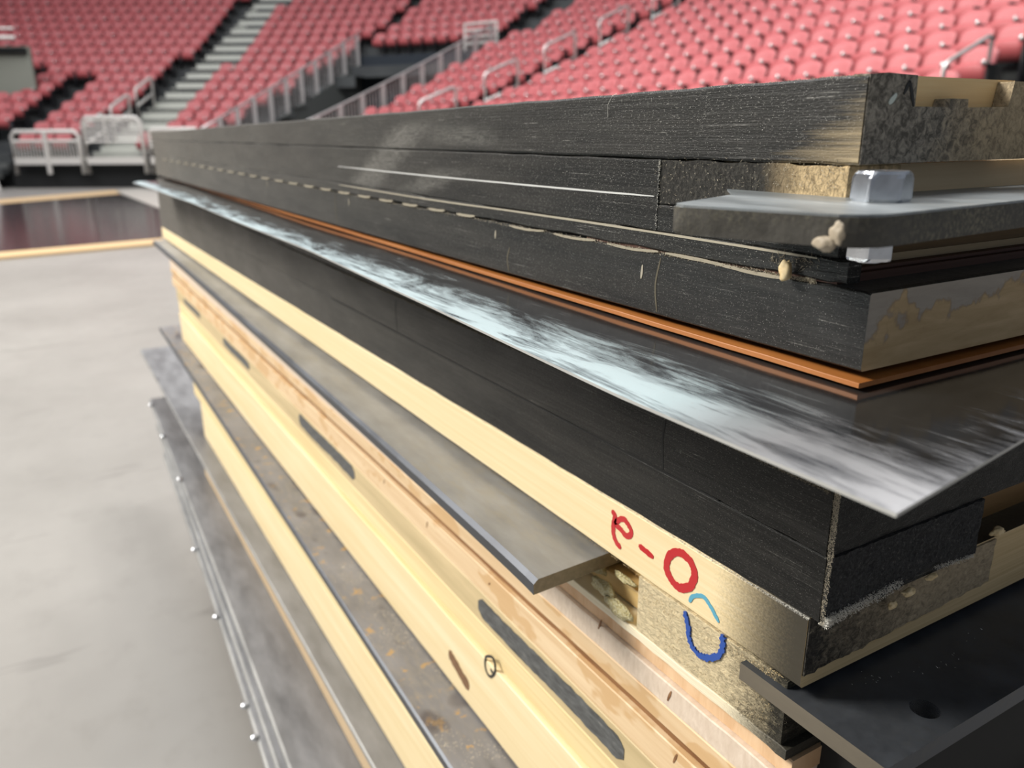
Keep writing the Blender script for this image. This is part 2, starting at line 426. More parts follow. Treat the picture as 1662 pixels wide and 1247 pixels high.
def stroke(name, mat, parent, yz, wd, x=1.0, seed=0, sub=5, closed=False, dry=0.0, lift=.00035, label=None, axis='x', yy=0.0, jw=.14):
    """a pen or glue stroke as a thin raised ribbon on the side face (axis x) or the end face (axis y)"""
    rnd = random.Random(seed); pts = []
    n = len(yz)
    for i in range(n-1):
        p0 = yz[i-1] if i > 0 else (yz[-2] if closed else yz[0]); p1 = yz[i]; p2 = yz[i+1]; p3 = yz[i+2] if i+2 < n else (yz[1] if closed else yz[i+1])
        for k in range(sub):
            t = k/sub
            pts.append(tuple(.5*((2*p1[j])+(-p0[j]+p2[j])*t+(2*p0[j]-5*p1[j]+4*p2[j]-p3[j])*t*t+(-p0[j]+3*p1[j]-3*p2[j]+p3[j])*t**3) for j in (0, 1)))
    pts.append(yz[-1])
    bm = bmesh.new(); prev = None
    for i, p in enumerate(pts):
        a = pts[max(0, i-1)]; b = pts[min(len(pts)-1, i+1)]
        dx, dz = b[0]-a[0], b[1]-a[1]; L = math.hypot(dx, dz) or 1; nx, nz = -dz/L, dx/L
        e = 1.0 if closed else min(1.0, .45+.55*min(i, len(pts)-1-i)/2)
        w1 = wd*.5*e*(1+rnd.uniform(-jw, jw)); w2 = wd*.5*e*(1+rnd.uniform(-jw, jw))
        def mk(s, wv, lf):
            if axis == 'x': v = P(x, p[0]+nx*wv*s, p[1]+nz*wv*s); v.x -= lf
            else: v = P(p[0]+nx*wv*s, yy, p[1]+nz*wv*s); v.y -= lf
            return bm.verts.new(v)
        cur = [mk(1, w1, -.0004), mk(1, w1, lift), mk(-1, w2, lift), mk(-1, w2, -.0004)]
        if prev and not (dry and rnd.random() < dry):
            for k in range(4): bm.faces.new((prev[k], prev[(k+1) % 4], cur[(k+1) % 4], cur[k]))
        elif prev is None: bm.faces.new(cur)
        prev = cur
    bm.faces.new(prev)
    o = link(name, bm, mat, parent)
    if label: o['label'] = label
    return o

def prism(pts, z0, z1, bm=None):
    """vertical prism from plan points in drawing units"""
    bm = bm or bmesh.new()
    a = [bm.verts.new(P(x, y, z0)) for x, y in pts]; b = [bm.verts.new(P(x, y, z1)) for x, y in pts]
    bm.faces.new(a); bm.faces.new(b)
    for i in range(len(pts)): bm.faces.new((a[i], a[(i+1) % len(pts)], b[(i+1) % len(pts)], b[i]))
    return bm
def box(bm, c, sx, sy, sz, rot=0.0):
    m = Matrix.Translation(c) @ Matrix.Rotation(rot, 4, 'Z') @ Matrix.Diagonal((sx, sy, sz, 1))
    return bmesh.ops.create_cube(bm, size=1, matrix=m)['verts']
def tube(bm, pts, r, seg=8, closed=False):
    rings = []
    for i, p in enumerate(pts):
        a = pts[max(0, i-1)]; b = pts[min(len(pts)-1, i+1)]
        d = (b-a).normalized(); u = d.cross(Vector((0, 0, 1)))
        if u.length < 1e-3: u = d.cross(Vector((1, 0, 0)))
        u.normalize(); v = d.cross(u).normalized()
        rings.append([bm.verts.new(p + (u*math.cos(t)+v*math.sin(t))*r) for t in [2*math.pi*k/seg for k in range(seg)]])
    for i in range(len(rings)-1):
        for k in range(seg): bm.faces.new((rings[i][k], rings[i][(k+1) % seg], rings[i+1][(k+1) % seg], rings[i+1][k]))
    bm.faces.new(rings[0]); bm.faces.new(rings[-1])
    return bm

# ------------------------------------------------------------------ arena floor
bm = bmesh.new(); bmesh.ops.create_grid(bm, x_segments=2, y_segments=2, size=60)
tag(link('floor', bm, 'polished_concrete'), kind='structure')

# ================================================================== THE STACK OF COURT PANELS
XR = 5.0
# ---- top panel, lying upside down: thick sleeper board over a thinner board, cross strips let in
tp = empty('floor_panel', P(1, .75, -.176), 'topmost court floor panel, black edged with fuzzy saw-cut end and a notched pocket', 'floor panel')
bm = board_bm(1.0, 1.09, .75, 8.2, -.045, .075, far=(1.0, -.035, .032), n=60, jit=.0012, bev=.0012, seed=4)
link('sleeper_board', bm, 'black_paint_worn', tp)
# end block with the routed pocket: outline in x,z pushed back in y
def end_prof(pts, y0, y1):
    b = bmesh.new()
    a = [b.verts.new(P(x, y0, z)) for x, z in pts]; c = [b.verts.new(P(x, y1, z)) for x, z in pts]
    b.faces.new(a); b.faces.new(c)
    for i in range(len(pts)): b.faces.new((a[i], a[(i+1) % len(pts)], c[(i+1) % len(pts)], c[i]))
    return b
cut = [(1.002, -.044), (3.2, -.044), (3.2, .074), (1.352, .074), (1.345, .036), (1.238, .034), (1.235, .046), (1.192, .046), (1.189, .034), (1.108, .034), (1.106, .076), (1.04, .0775), (1.002, .0755)]
link('end_block', end_prof(cut, .748, .774), 'end_grain_top', tp)
link('pocket_block', end_prof([(1.09, -.03), (1.40, -.03), (1.40, .0775), (1.09, .0775)], .775, .86), 'pocket_wood', tp)['label'] = 'fresh yellow wood showing inside the pocket'
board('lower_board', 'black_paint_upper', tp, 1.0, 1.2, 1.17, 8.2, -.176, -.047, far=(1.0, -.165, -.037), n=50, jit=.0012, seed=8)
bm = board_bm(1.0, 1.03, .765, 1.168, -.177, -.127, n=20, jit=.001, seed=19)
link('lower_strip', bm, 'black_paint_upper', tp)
bm = board_bm(1.002, 1.12, .765, 1.168, -.126, -.047, n=20, jit=.002, seed=9)
link('cross_strip', bm, 'end_grain_strip', tp)['label'] = 'cross strip end, black fading to speckled tan'
link('plywood_underlay', end_prof([(1.02, -.165), (3.4, -.165), (3.4, -.047), (1.02, -.047)], .785, 8.0), 'plywood_face', tp)
bm = board_bm(1.12, 4.8, .9, 8.1, -.16, .02, n=2)
link('deck_core', bm, 'tan_wood', tp)
stroke('glue_line', 'bright_glue_line', tp, [(1.18, -.113), (1.45, -.1145), (1.75, -.115), (2.2, -.1155), (3.0, -.113)], .0035, x=1.0, dry=0, seed=3)
stroke('pale_mark', 'pale_mark_color', tp, [(1.048, .037), (1.062, .050)], .008, axis='y', yy=.748, seed=5)  # small pale dash on the end face
for k, ln in enumerate(([(1.078, .050), (1.088, .068)], [(1.088, .068), (1.104, .034)])):
    stroke('pencil_mark', 'black_marker', tp, ln, .006, axis='y', yy=.748, seed=k)
fringe('edge_fuzz', 'fuzz', tp, [P(1.0, .76, .074), P(1.0, 2.5, .066), P(1.0, 4, .058)], 900, (.0003, .0009), seed=21, spread=.0004)
fringe('joint_fuzz', 'fuzz_white', tp, [P(1.0, 1.169, -.05), P(1.0, 1.172, -.176)], 160, (.0004, .0016), seed=22, spread=.0006)
fringe('end_splinters', 'fuzz', tp, [P(1.0, .78, -.06), P(1.0, 1.16, -.06), P(1.0, 1.16, -.12), P(1.0, .8, -.07)], 500, (.0005, .0020), seed=24, spread=.006)
bm = bmesh.new(); tube(bm, [P(.999, 1.33, .030), P(.99, 1.32, .052), P(.985, 1.30, .068), P(.985, 1.285, .072)], .00012, 5)
link('loose_fibre', bm, 'fuzz_white', tp)

# ---- second panel
p2 = empty('floor_panel', P(1, .7, -.335), 'second court floor panel down, black side with a broken tan joint and stained bare wood end', 'floor panel')
board('plywood_strip', 'black_paint_upper', p2, 1.0, 1.03, .745, 8.15, -.212, -.178, far=(1.0, -.190, -.167), n=60, jit=.0022, seed=12)
# stripy plywood end
stripes = [(-.140, -.158, 'veneer_dark'), (-.158, -.166, 'veneer_light'), (-.166, -.184, 'veneer_dark'), (-.184, -.197, 'veneer_light'), (-.197, -.203, 'veneer_red'), (-.203, -.216, 'veneer_red')]
for k, (a, b, mt) in enumerate(stripes):
    yo = .79 if k < 4 else .775 - .01*(k == 5)
    bm = end_prof([(1.035 - .03*(k > 3), b), (3.4, b), (3.4, a - .0006), (1.035 - .03*(k > 3), a - .0006)], yo, 1.4)
    link('veneer', bm, mt, p2)
board('deck_board', 'black_paint_deck', p2, 1.0, 4.9, .703, 8.2, -.335, -.218, endmat='maple_end', far=(1.0, -.343, -.192), n=60, jit=.0018, seed=14, edges='t')
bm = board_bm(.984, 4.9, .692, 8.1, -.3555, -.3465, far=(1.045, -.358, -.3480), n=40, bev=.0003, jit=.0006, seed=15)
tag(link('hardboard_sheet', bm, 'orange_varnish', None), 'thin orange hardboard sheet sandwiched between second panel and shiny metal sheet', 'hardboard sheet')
stroke('glue_line', 'dried_glue_line', p2, [(.80, -.181), (1.0, -.180), (1.3, -.179), (1.7, -.180), (2.2, -.183), (3.0, -.180)], .004, x=1.0, dry=0, seed=13)
rnd = random.Random(5)
y = 1.9
while y < 7.5:                      # the dashes of torn tan veneer along the joint
    ln = .07 + .02*y; zz = -.2145 + (.0245*(y-.8)/7.4)
    stroke('torn_veneer', 'torn_tan', p2, [(y, zz+.003), (y+ln*.5, zz), (y+ln, zz+.001)], .0062, x=1.0, seed=int(y*40), lift=.0008)
    y += ln*1.7
for a, b in ((1.16, 1.32), (1.36, 1.52), (1.56, 1.72)):
    stroke('torn_veneer', 'torn_tan', p2, [(a, -.214), ((a+b)/2, -.218), (b, -.216)], .005, x=1.0, seed=int(a*90), lift=.0006)
stroke('torn_veneer', 'torn_tan', p2, [(1.14, -.214), (1.02, -.216), (.93, -.220), (.86, -.220)], .0055, x=1.0, seed=88, lift=.0006)
fringe('joint_fuzz', 'fuzz', p2, [P(1.0, .80, -.216), P(1.0, 1.15, -.216), P(1.0, 2.4, -.213), P(1.0, 4, -.206)], 2200, (.0004, .0018), seed=26, spread=.0009, wd=.0002)
for yy, za, zb in ((1.153, -.225, -.330), (1.72, -.27, -.33), (3.05, -.21, -.335)):
    stroke('joint_crack', 'fuzz_dark', p2, [(yy, za), (yy+.012, (za+zb)/2), (yy+.004, zb)], .004, x=1.0, seed=int(yy*10), lift=.0002)
for yy, za, zb in ((1.205, -.245, -.272), (1.79, -.235, -.255), (4.1, -.215, -.245), (2.9, -.225, -.25)):
    stroke('staple_scar', 'dried_glue_line', p2, [(yy, za), (yy+.003, zb)], .006, x=1.0, seed=int(yy*10), lift=.0003)
# chips of bright glue-caked wood hanging at the front joint
def chunk(name, mat, parent, c, r, sq, seed, label=None, rough=.12, smooth=True):
    bm = bmesh.new(); bmesh.ops.create_icosphere(bm, subdivisions=3, radius=1.0)
    for v in bm.verts:
        n1 = noise.noise(v.co*1.6 + Vector((seed*3.1, 0, 0)))*.40 + noise.noise(v.co*5 + Vector((seed, 2, 0)))*rough
        v.co = Vector((v.co.x*sq[0], v.co.y*sq[1], v.co.z*sq[2]))*r*(1+n1) + c
    o = link(name, bm, mat, parent, smooth=smooth)
    if label: o['label'] = label
    return o
chunk('wood_chip', 'splinter_wood', p2, P(.985, .845, -.205), .0042, (.6, .8, 1.25), 3, 'pale torn chip')
fringe('splinters', 'fuzz', p2, [P(1.0, .88, -.19), P(1.0, .80, -.19)], 120, (.0005, .003), seed=28, spread=.003)

# ---- the connector plate sticking out of the front corner, with its bolt and nut
cp = empty('connector_plate', P(.85, .62, -.128), 'thick zinc-grey steel connector plate with rounded corner jutting from the top panels', 'steel plate')
def rounded(pts, r, n=7):
    res = []
    for i in range(len(pts)):
        p = Vector(pts[i]); a = Vector(pts[i-1]); b = Vector(pts[(i+1) % len(pts)])
        rr = r[i] if isinstance(r, (list, tuple)) else r
        if rr == 0: res.append(tuple(p)); continue
        p1 = p+(a-p).normalized()*rr; p2_ = p+(b-p).normalized()*rr
        for k in range(n+1):
            t = k/n; q = p1*(1-t)**2 + p*2*t*(1-t) + p2_*t*t; res.append(tuple(q))
    return res
outl = rounded([(.800, .578), (1.75, .645), (1.75, 1.0), (1.0, 1.0), (.92, .90), (.722, .822)], [.045, 0, 0, 0, .0, .022])
pc = [P(x, y, -.09) for x, y in outl]
bm = prism(outl, -.128, -.090)
for f in bm.faces: f.material_index = 0 if abs(f.normal.z) > .5 else 1
top = [e for e in bm.edges if all(abs(v.co.z-Z(-.09)) < 1e-6 or abs(v.co.z-Z(-.128)) < 1e-6 for v in e.verts) and abs(e.verts[0].co.z-e.verts[1].co.z) < 1e-6]
bmesh.ops.bevel(bm, geom=top, offset=.0009, segments=2, affect='EDGES')
bm.normal_update()
for f in bm.faces: f.material_index = 0 if f.calc_center_median().z > Z(-.09)-.0008 else 1
link('plate_body', bm, ['bolt_plate_steel', 'bolt_plate_edge'], cp)
chunk('glue_blob', 'tan_blob', cp, P(.786, .622, -.124), .0050, (.45, .9, .55), 9, 'dried tan blob')
chunk('glue_blob', 'tan_blob', cp, P(.784, .603, -.110), .0036, (.35, .8, 1.0), 12, 'dried tan blob')
def hexhead(name, c, rad, z0, z1, chamf=True, seed=0, rot=.25):
    bm = bmesh.new(); n = 6
    def ring(z, r, cut):
        out = []
        for k in range(48):
            t = 2*math.pi*k/48; ph = ((t % (math.pi/3)) - math.pi/6)
            rh = rad*math.cos(math.pi/6)/math.cos(ph)
            rr = min(rh, cut)*r
            out.append(bm.verts.new(c + Vector((math.cos(t+rot)*rr, math.sin(t+rot)*rr, z))))
        return out
    h = z1-z0
    rs = [ring(z0, .98, rad*.93), ring(z0+h*.10, 1, rad*1.0), ring(z1-h*.22, 1, rad*.985), ring(z1-h*.10, 1, rad*.93), ring(z1, 1, rad*.83), ring(z1, 1, rad*.30)]
    for i in range(len(rs)-1):
        for k in range(48): bm.faces.new((rs[i][k], rs[i][(k+1) % 48], rs[i+1][(k+1) % 48], rs[i+1][k]))
    bm.faces.new(rs[0]); bm.faces.new(rs[-1])
    return bm
bc = P(.992, .702, 0); bc.z = 0
bt = empty('hex_bolt', Vector((bc.x, bc.y, Z(-.18))), 'shiny zinc hex bolt with nut clamped through the connector plate', 'bolt')
link('bolt_head', hexhead('h', bc, .0118, Z(-.09), Z(-.050)), 'zinc', bt)
link('nut', hexhead('n', bc + Vector((-.004, -.001, 0)), .0098, Z(-.168), Z(-.1285), rot=.6), 'zinc', bt)
bm = bmesh.new(); tube(bm, [Vector((bc.x-.003, bc.y, Z(-.172))), Vector((bc.x-.003, bc.y, Z(-.08)))], .0048, 20)
link('shank', bm, 'zinc', bt)

# ---- the thin polished sheet under the second panel
sheet_pts = [(.684, .421), (.682, .60), (.680, .867), (.695, 1.2), (.713, 1.571), (.730, 2.1), (.748, 2.613), (.752, 3.3), (.753, 4.163), (.758, 4.9), (.740, 5.7), (.730, 6.5), (.70, 7.3), (.80, 7.6)]
def sheet():
    bm = bmesh.new(); top = []; bot = []
    n = 90; m = 14
    def edge(y):
        for i in range(len(sheet_pts)-1):
            a, b = sheet_pts[i], sheet_pts[i+1]
            if a[1] <= y <= b[1]:
                t = (y-a[1])/(b[1]-a[1]); return a[0]+(b[0]-a[0])*t
        return .78
    for i in range(n+1):
        t = i/n; row = []; rb = []
        for j in range(m+1):
            u = j/m
            # near edge of the sheet swings back slightly to the right, with a lifted corner
            x1 = 2.6
            y = .421 + (7.5-.421)*t**1.5
            xe = edge(y)
            x = xe + (x1-xe)*u**1.5
            yn = y + (x-.684)*(.148)*(1-t)
            z = -.3600 + .0012*math.sin(y*3.1+u*2)*(1-u)*min(1, y/2) + .0025*math.sin(y*1.3)*(y/7)*(1-u)
            row.append(bm.verts.new(P(x, yn, z))); rb.append(bm.verts.new(P(x, yn, z-.0045)))
        top.append(row); bot.append(rb)
    for i in range(n):
        for j in range(m):
            bm.faces.new((top[i][j], top[i][j+1], top[i+1][j+1], top[i+1][j])); bm.faces.new((bot[i][j], bot[i+1][j], bot[i+1][j+1], bot[i][j+1]))
    def side(a, b):
        a = [bm.verts.new(v.co) for v in a]; b = [bm.verts.new(v.co) for v in b]   # own vertices keep the edge crisp
        for i in range(len(a)-1):
            f = bm.faces.new((a[i], a[i+1], b[i+1], b[i])); f.material_index = 1; f.smooth = False
    side([r[0] for r in top], [r[0] for r in bot]); side(top[0], bot[0]); side([r[-1] for r in top], [r[-1] for r in bot]); side(top[-1], bot[-1])
    return bm
so = link('metal_sheet', sheet(), ['sheet_metal', 'sheet_rim'], None, smooth=True, origin=P(.9, 1, -.365))
tag(so, 'thin shiny scuffed metal sheet lying below the second panel, sharp corner sticking out', 'metal sheet')

# ---- third panel, glossy black side
p3 = empty('floor_panel', P(1, .72, -.766), 'thick glossy black floor panel under the metal sheet, with frosted broken corner', 'floor panel')
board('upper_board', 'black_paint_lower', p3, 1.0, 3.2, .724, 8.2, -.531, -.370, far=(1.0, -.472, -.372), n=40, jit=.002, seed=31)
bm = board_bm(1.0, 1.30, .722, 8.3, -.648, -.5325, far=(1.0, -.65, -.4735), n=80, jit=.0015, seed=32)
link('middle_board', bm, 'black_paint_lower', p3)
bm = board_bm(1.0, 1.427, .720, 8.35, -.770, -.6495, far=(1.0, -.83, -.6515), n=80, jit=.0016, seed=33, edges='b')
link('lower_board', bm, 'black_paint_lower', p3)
# fuzzy black end skins
def skin(xa, xb, zfun_lo, zfun_hi, y, mat, name, parent, n=60, m=8, amp=.0012, seed=0, dep=.012):
    bm = bmesh.new(); g_ = []
    for i in range(n+1):
        x = xa+(xb-xa)*i/n; lo, hi = zfun_lo(x), zfun_hi(x); r = []
        for j in range(m+1):
            z = lo+(hi-lo)*j/m
            p = P(x, y, z); p.y += noise.noise(Vector((p.x*220, p.z*220, seed)))*amp - .0006
            r.append(bm.verts.new(p))
        g_.append(r)
    for i in range(n):
        for j in range(m): bm.faces.new((g_[i][j], g_[i+1][j], g_[i+1][j+1], g_[i][j+1]))
    # thickness
    ret = bmesh.ops.extrude_face_region(bm, geom=list(bm.faces))
    vs = [e for e in ret['geom'] if isinstance(e, bmesh.types.BMVert)]
    bmesh.ops.translate(bm, verts=vs, vec=(0, dep, 0))
    return link(name, bm, mat, parent)
def rag(x, base, amp, seed=0.0): return base + noise.noise(Vector((x*30, seed, 0)))*amp + noise.noise(Vector((x*120, seed, 3)))*amp*.5
skin(1.002, 1.43, lambda x: rag(x, -.766 + max(0, .022*(1-abs(x-1.30)/.10)), .007, 1), lambda x: -.650, .716, 'black_fuzzy_end', 'lower_end_grain', p3, seed=1)
skin(1.002, 3.2, lambda x: -.648, lambda x: -.532, .720, 'black_paint_lower', 'middle_end_grain', p3, n=80, seed=2, amp=.0006)
link('exposed_core', end_prof([(1.43, -.775), (3.2, -.775), (3.2, -.65), (1.43, -.65)], .80, 1.3), 'brown_core', p3)['label'] = 'bare brown wood set back beside the black end'
fringe('corner_frost', 'fuzz', p3, [P(1.002, .716, -.53), P(1.002, .716, -.77)], 1600, (.0003, .0013), seed=41, spread=.0017, out=Vector((-.6, -.8, 0)))
fringe('bottom_frost', 'fuzz_white', p3, [P(1.003, .714, -.765), P(1.12, .714, -.757), P(1.2, .714, -.752)], 3200, (.0003, .0015), seed=42, spread=.0026, out=Vector((-.1, -1, 0)))
fringe('bottom_frost', 'fuzz_white', p3, [P(1.42, .714, -.763), P(1.34, .714, -.760), P(1.30, .714, -.755)], 500, (.0003, .0014), seed=43, spread=.0012, out=Vector((-.1, -1, 0)))
fringe('crack_fibres', 'fuzz_dark', p3, [P(.999, .73, -.533), P(.999, 1.3, -.528), P(.999, 2.2, -.521), P(.999, 4.0, -.507)], 5200, (.0005, .0022), seed=44, spread=.0014)
fringe('crack_fibres', 'torn_tan', p3, [P(.998, .73, -.534), P(.998, 1.1, -.530), P(.998, 1.8, -.524), P(.998, 3, -.514)], 1800, (.0004, .0017), seed=45, spread=.0011)
stroke('board_joint', 'dark_recess', p3, [(.96, -.647), (1.3, -.6485), (1.7, -.6495), (2.3, -.650), (3.2, -.650)], .0035, x=1.0, seed=5, lift=.00015)
for yy in (2.49, 1.115):
    stroke('board_joint', 'dark_recess', p3, [(yy, -.535), (yy+.006, -.58), (yy, -.645)], .005, x=1.0, seed=5, lift=.00015)

# ---- pine sleeper below it, red handwritten mark, cross sleepers let in underneath
sl = empty('pine_sleeper', P(1, .74, -.915), 'pale pine sleeper with a red handwritten mark, black sprayed corner, under the black panel', 'sleeper')
board('sleeper_body', 'pine_sleeper', sl, 1.0, 3.2, .740, 8.35, -.912, -.772, endmat='pine_sleeper_end', far=(1.0, -.93, -.832), n=60, jit=.0006, seed=51, bev=.0014)
skin(1.002, 1.545, lambda x: rag(x, -.885 + .03*max(0, (x-1.1)), .006, 4), lambda x: -.775, .7385, 'end_spray', 'sprayed_end', sl, n=60, m=10, amp=.0007, seed=5, dep=.002)
RED = [[(1.2747, -.8035), (1.2622, -.8102), (1.2666, -.833), (1.2655, -.8546), (1.2548, -.8718), (1.2367, -.8788)],
       [(1.2636, -.8289), (1.2347, -.8052), (1.2092, -.8154), (1.2045, -.8294), (1.2208, -.8406), (1.2409, -.8335), (1.2611, -.8305)],
       [(1.1771, -.8433), (1.153, -.846), (1.1285, -.849)]]
for i, s_ in enumerate(RED): stroke('red_mark', 'red_marker', sl, s_, .0135, seed=i, sub=6, lift=.0003)
OO = [(1.0779, -.8129), (1.0462, -.7961), (1.0168, -.803), (1.0033, -.8267), (1.0148, -.8602), (1.0457, -.8792), (1.0708, -.8744), (1.0905, -.8509), (1.0779, -.8129)]
OO = [(1.0475+(a-1.0475)*.93, -.838+(b+.838)*.93) for a, b in OO]
stroke('red_mark', 'red_marker', sl, OO, .0180, seed=7, sub=7, closed=True)
stroke('teal_mark', 'teal_marker', sl, [(1.0151, -.8932), (1.007, -.8761), (.9803, -.8615), (.958, -.8714), (.9338, -.893)], .009, seed=8, sub=6)
fringe('edge_fuzz', 'fuzz_white', sl, [P(1.0, .74, -.772), P(1.0, 1.2, -.774), P(1.0, 2.5, -.785)], 1500, (.0003, .0012), seed=52, spread=.0006)
fringe('edge_splinters', 'splinter_wood', sl, [P(1.0, .78, -.912), P(1.0, 1.4, -.914), P(1.0, 2.0, -.917)], 260, (.0005, .002), seed=53, spread=.0005)
for c, r, q, sd in ((P(1.24, .718, -.788), .004, (1.4, .5, .5), 1), (P(1.30, .716, -.774), .0036, (1.5, .5, .4), 2), (P(1.20, .720, -.802), .003, (1.2, .5, .8), 3), (P(1.53, .73, -.752), .0045, (1.4, .6, .6), 4)):
    chunk('torn_splinter', 'splinter_wood', sl, c, r, q, sd, 'bright torn splinter')

cs = empty('cross_sleeper', P(1, .76, -1.055), 'fuzzy saw-cut end of a cross sleeper with a blue pen mark', 'sleeper')
bm = board_bm(1.0, 3.0, .765, 1.172, -1.050, -.9155, n=26, jit=.001, seed=61, bev=.0006)
link('saw_cut_end', bm, 'end_grain_cross', cs)
stroke('blue_mark', 'blue_marker', cs, [(1.0257, -.9197), (1.0138, -.9438), (1.0081, -.9717), (.9903, -.9895), (.968, -.9911), (.9416, -.9769), (.9217, -.9543), (.9181, -.9321), (.9213, -.9118)], .012, seed=9, sub=8, dry=0, lift=.0010, jw=.38)
fringe('saw_fuzz', 'splinter_wood', cs, [P(1.0, .80, -.93), P(1.0, 1.15, -.95), P(1.0, 1.12, -1.0), P(1.0, .80, -.98), P(1.0, .82, -1.03), P(1.0, 1.1, -1.03)], 1100, (.0003, .0012), seed=62, spread=.004)
fringe('saw_fuzz', 'fuzz_dark', cs, [P(1.0, .77, -1.0), P(1.0, .86, -1.04), P(1.0, .78, -1.05), P(1.0, .9, -.935), P(1.0, .78, -.93)], 500, (.0003, .0014), seed=63, spread=.004)
# recess left of it: inner pine strips and glue
rec = empty('plywood_subfloor', P(1, 1.2, -1.07), 'whitish plywood edge below the cross sleeper with amber glue squeezed out beside it', 'plywood')
board('thin_ply', 'plywood_white', rec, 1.0, 4.0, .752, 8.3, -1.074, -1.053, n=80, jit=.0022, seed=64, bev=.0004)
board('inner_strip', 'inner_pine', rec, 1.05, 3.0, 1.175, 8.1, -1.050, -1.005, n=30, jit=.0015, seed=65)
board('inner_strip', 'inner_pine', rec, 1.09, 3.0, 1.175, 1.32, -1.003, -.9175, n=10, jit=.0015, seed=66)

for c_, r_, q_, sd_ in ((P(1.0, 1.235, -1.035), .0085, (.42, 1.7, .62), 21), (P(1.01, 1.31, -1.020), .0090, (.40, 1.5, .62), 22), (P(1.035, 1.38, -1.0), .0085, (.5, 1.6, .55), 23), (P(1.04, 1.27, -.985), .006, (.5, 2.0, .35), 24)):
    chunk('glue_squeeze', 'amber_glue', rec, c_, r_, q_, sd_, 'amber glue run', rough=.10)

# ---- steel strap lying under the sleeper, its cut end in the middle of the picture
st = empty('steel_strap', P(.85, 1.32, -.985), 'long flat grey steel strap ending mid-stack with a squared tan cut end', 'steel strap')
def strap(parent, name, xn, xf, xr, yn, yf, z0, z1, mats, ch=.008, yr=None, droop=0.0, n=30):
    bm = bmesh.new(); rings = []
    yr = yn if yr is None else yr
    for i in range(n+1):
        t = i/n; xl = xn+(xf-xn)*t
        def pp(x, z):
            y = yn+(yf-yn)*t**1.5 + (yr-yn)*(x-xl)/(xr-xl)*(1-t)
            return bm.verts.new(P(x, y, z + droop*t))
        rings.append([pp(xl, z0), pp(xr, z0), pp(xr, z1), pp(xl+ch, z1), pp(xl, z1-ch*.8)])
    for i in range(n):
        for k in range(5):
            f = bm.faces.new((rings[i][k], rings[i][(k+1) % 5], rings[i+1][(k+1) % 5], rings[i+1][k])); f.material_index = 1 if k in (3, 4) else 0
            if k == 2: f.material_index = 0
    f = bm.faces.new(rings[0]); f.material_index = 2; f = bm.faces.new(rings[-1]); f.material_index = 2
    return link(name, bm, mats, parent)
strap(st, 'strap_bar', .822, .90, 1.5, 1.318, 8.3, -.984, -.948, ['strap_steel', 'strap_edge', 'cut_steel'], ch=.012, yr=1.36)

# ---- dark steel plate with a drilled hole, lower right
sp = empty('hole_plate', P(1, .6, -.985), 'dark steel plate with one drilled hole sticking out under the pine sleeper', 'steel plate')
def holed():
    bm = bmesh.new(); c = Vector((1.160, .612)); r = .024; n = 40
    quad = [(.985, .560), (1.9, .560), (1.9, .86), (.985, .86)]
    def onq(t):
        d = Vector((math.cos(t), math.sin(t))); best = 9
        for ax, lim in ((0, .985), (0, 1.9), (1, .560), (1, .86)):
            if abs(d[ax]) > 1e-6:
                k = (lim-c[ax])/d[ax]
                if k > 0: best = min(best, k)
        return c + d*best
    angs = sorted([2*math.pi*k/n for k in range(n)] + [math.atan2(q[1]-c.y, q[0]-c.x) % (2*math.pi) for q in quad])
    z1, z0 = -.930, -.965
    L = {}
    for key, z in (('t', z1), ('b', z0)):
        L[key] = ([bm.verts.new(P(c.x+math.cos(t)*r, c.y+math.sin(t)*r, z)) for t in angs], [bm.verts.new(P(*onq(t), z)) for t in angs])
    m = len(angs)
    for i in range(m):
        j = (i+1) % m
        bm.faces.new((L['t'][0][i], L['t'][0][j], L['t'][1][j], L['t'][1][i]))
        bm.faces.new((L['b'][0][i], L['b'][0][j], L['b'][1][j], L['b'][1][i]))
        f = bm.faces.new((L['t'][0][i], L['t'][0][j], L['b'][0][j], L['b'][0][i])); f.material_index = 2
        f = bm.faces.new((L['t'][1][i], L['t'][1][j], L['b'][1][j], L['b'][1][i])); f.material_index = 1 if L['t'][1][i].co.x < .986*S and L['t'][1][j].co.x < .986*S else 0
    return link('plate_body', bm, ['dark_steel', 'brown_edge', 'zinc'], sp)
holed()
bm = bmesh.new(); tube(bm, [P(1.13, .60, -.99), P(1.135, .618, -1.0), P(1.2, .66, -1.04)], .0022, 10)
fringe('loose_dust', 'fuzz_white', sp, [P(1.1, .72, -.929), P(1.3, .66, -.929), P(1.5, .70, -.929)], 40, (.0003, .0016), seed=71, spread=.004, out=Vector((0, 0, .3)))
bm.free()
# near-black block standing in for the shadow under the plate
board('shadow_block', 'dark_recess', sp, 1.09, 4.4, .585, .748, -3.2, -.967, n=2)

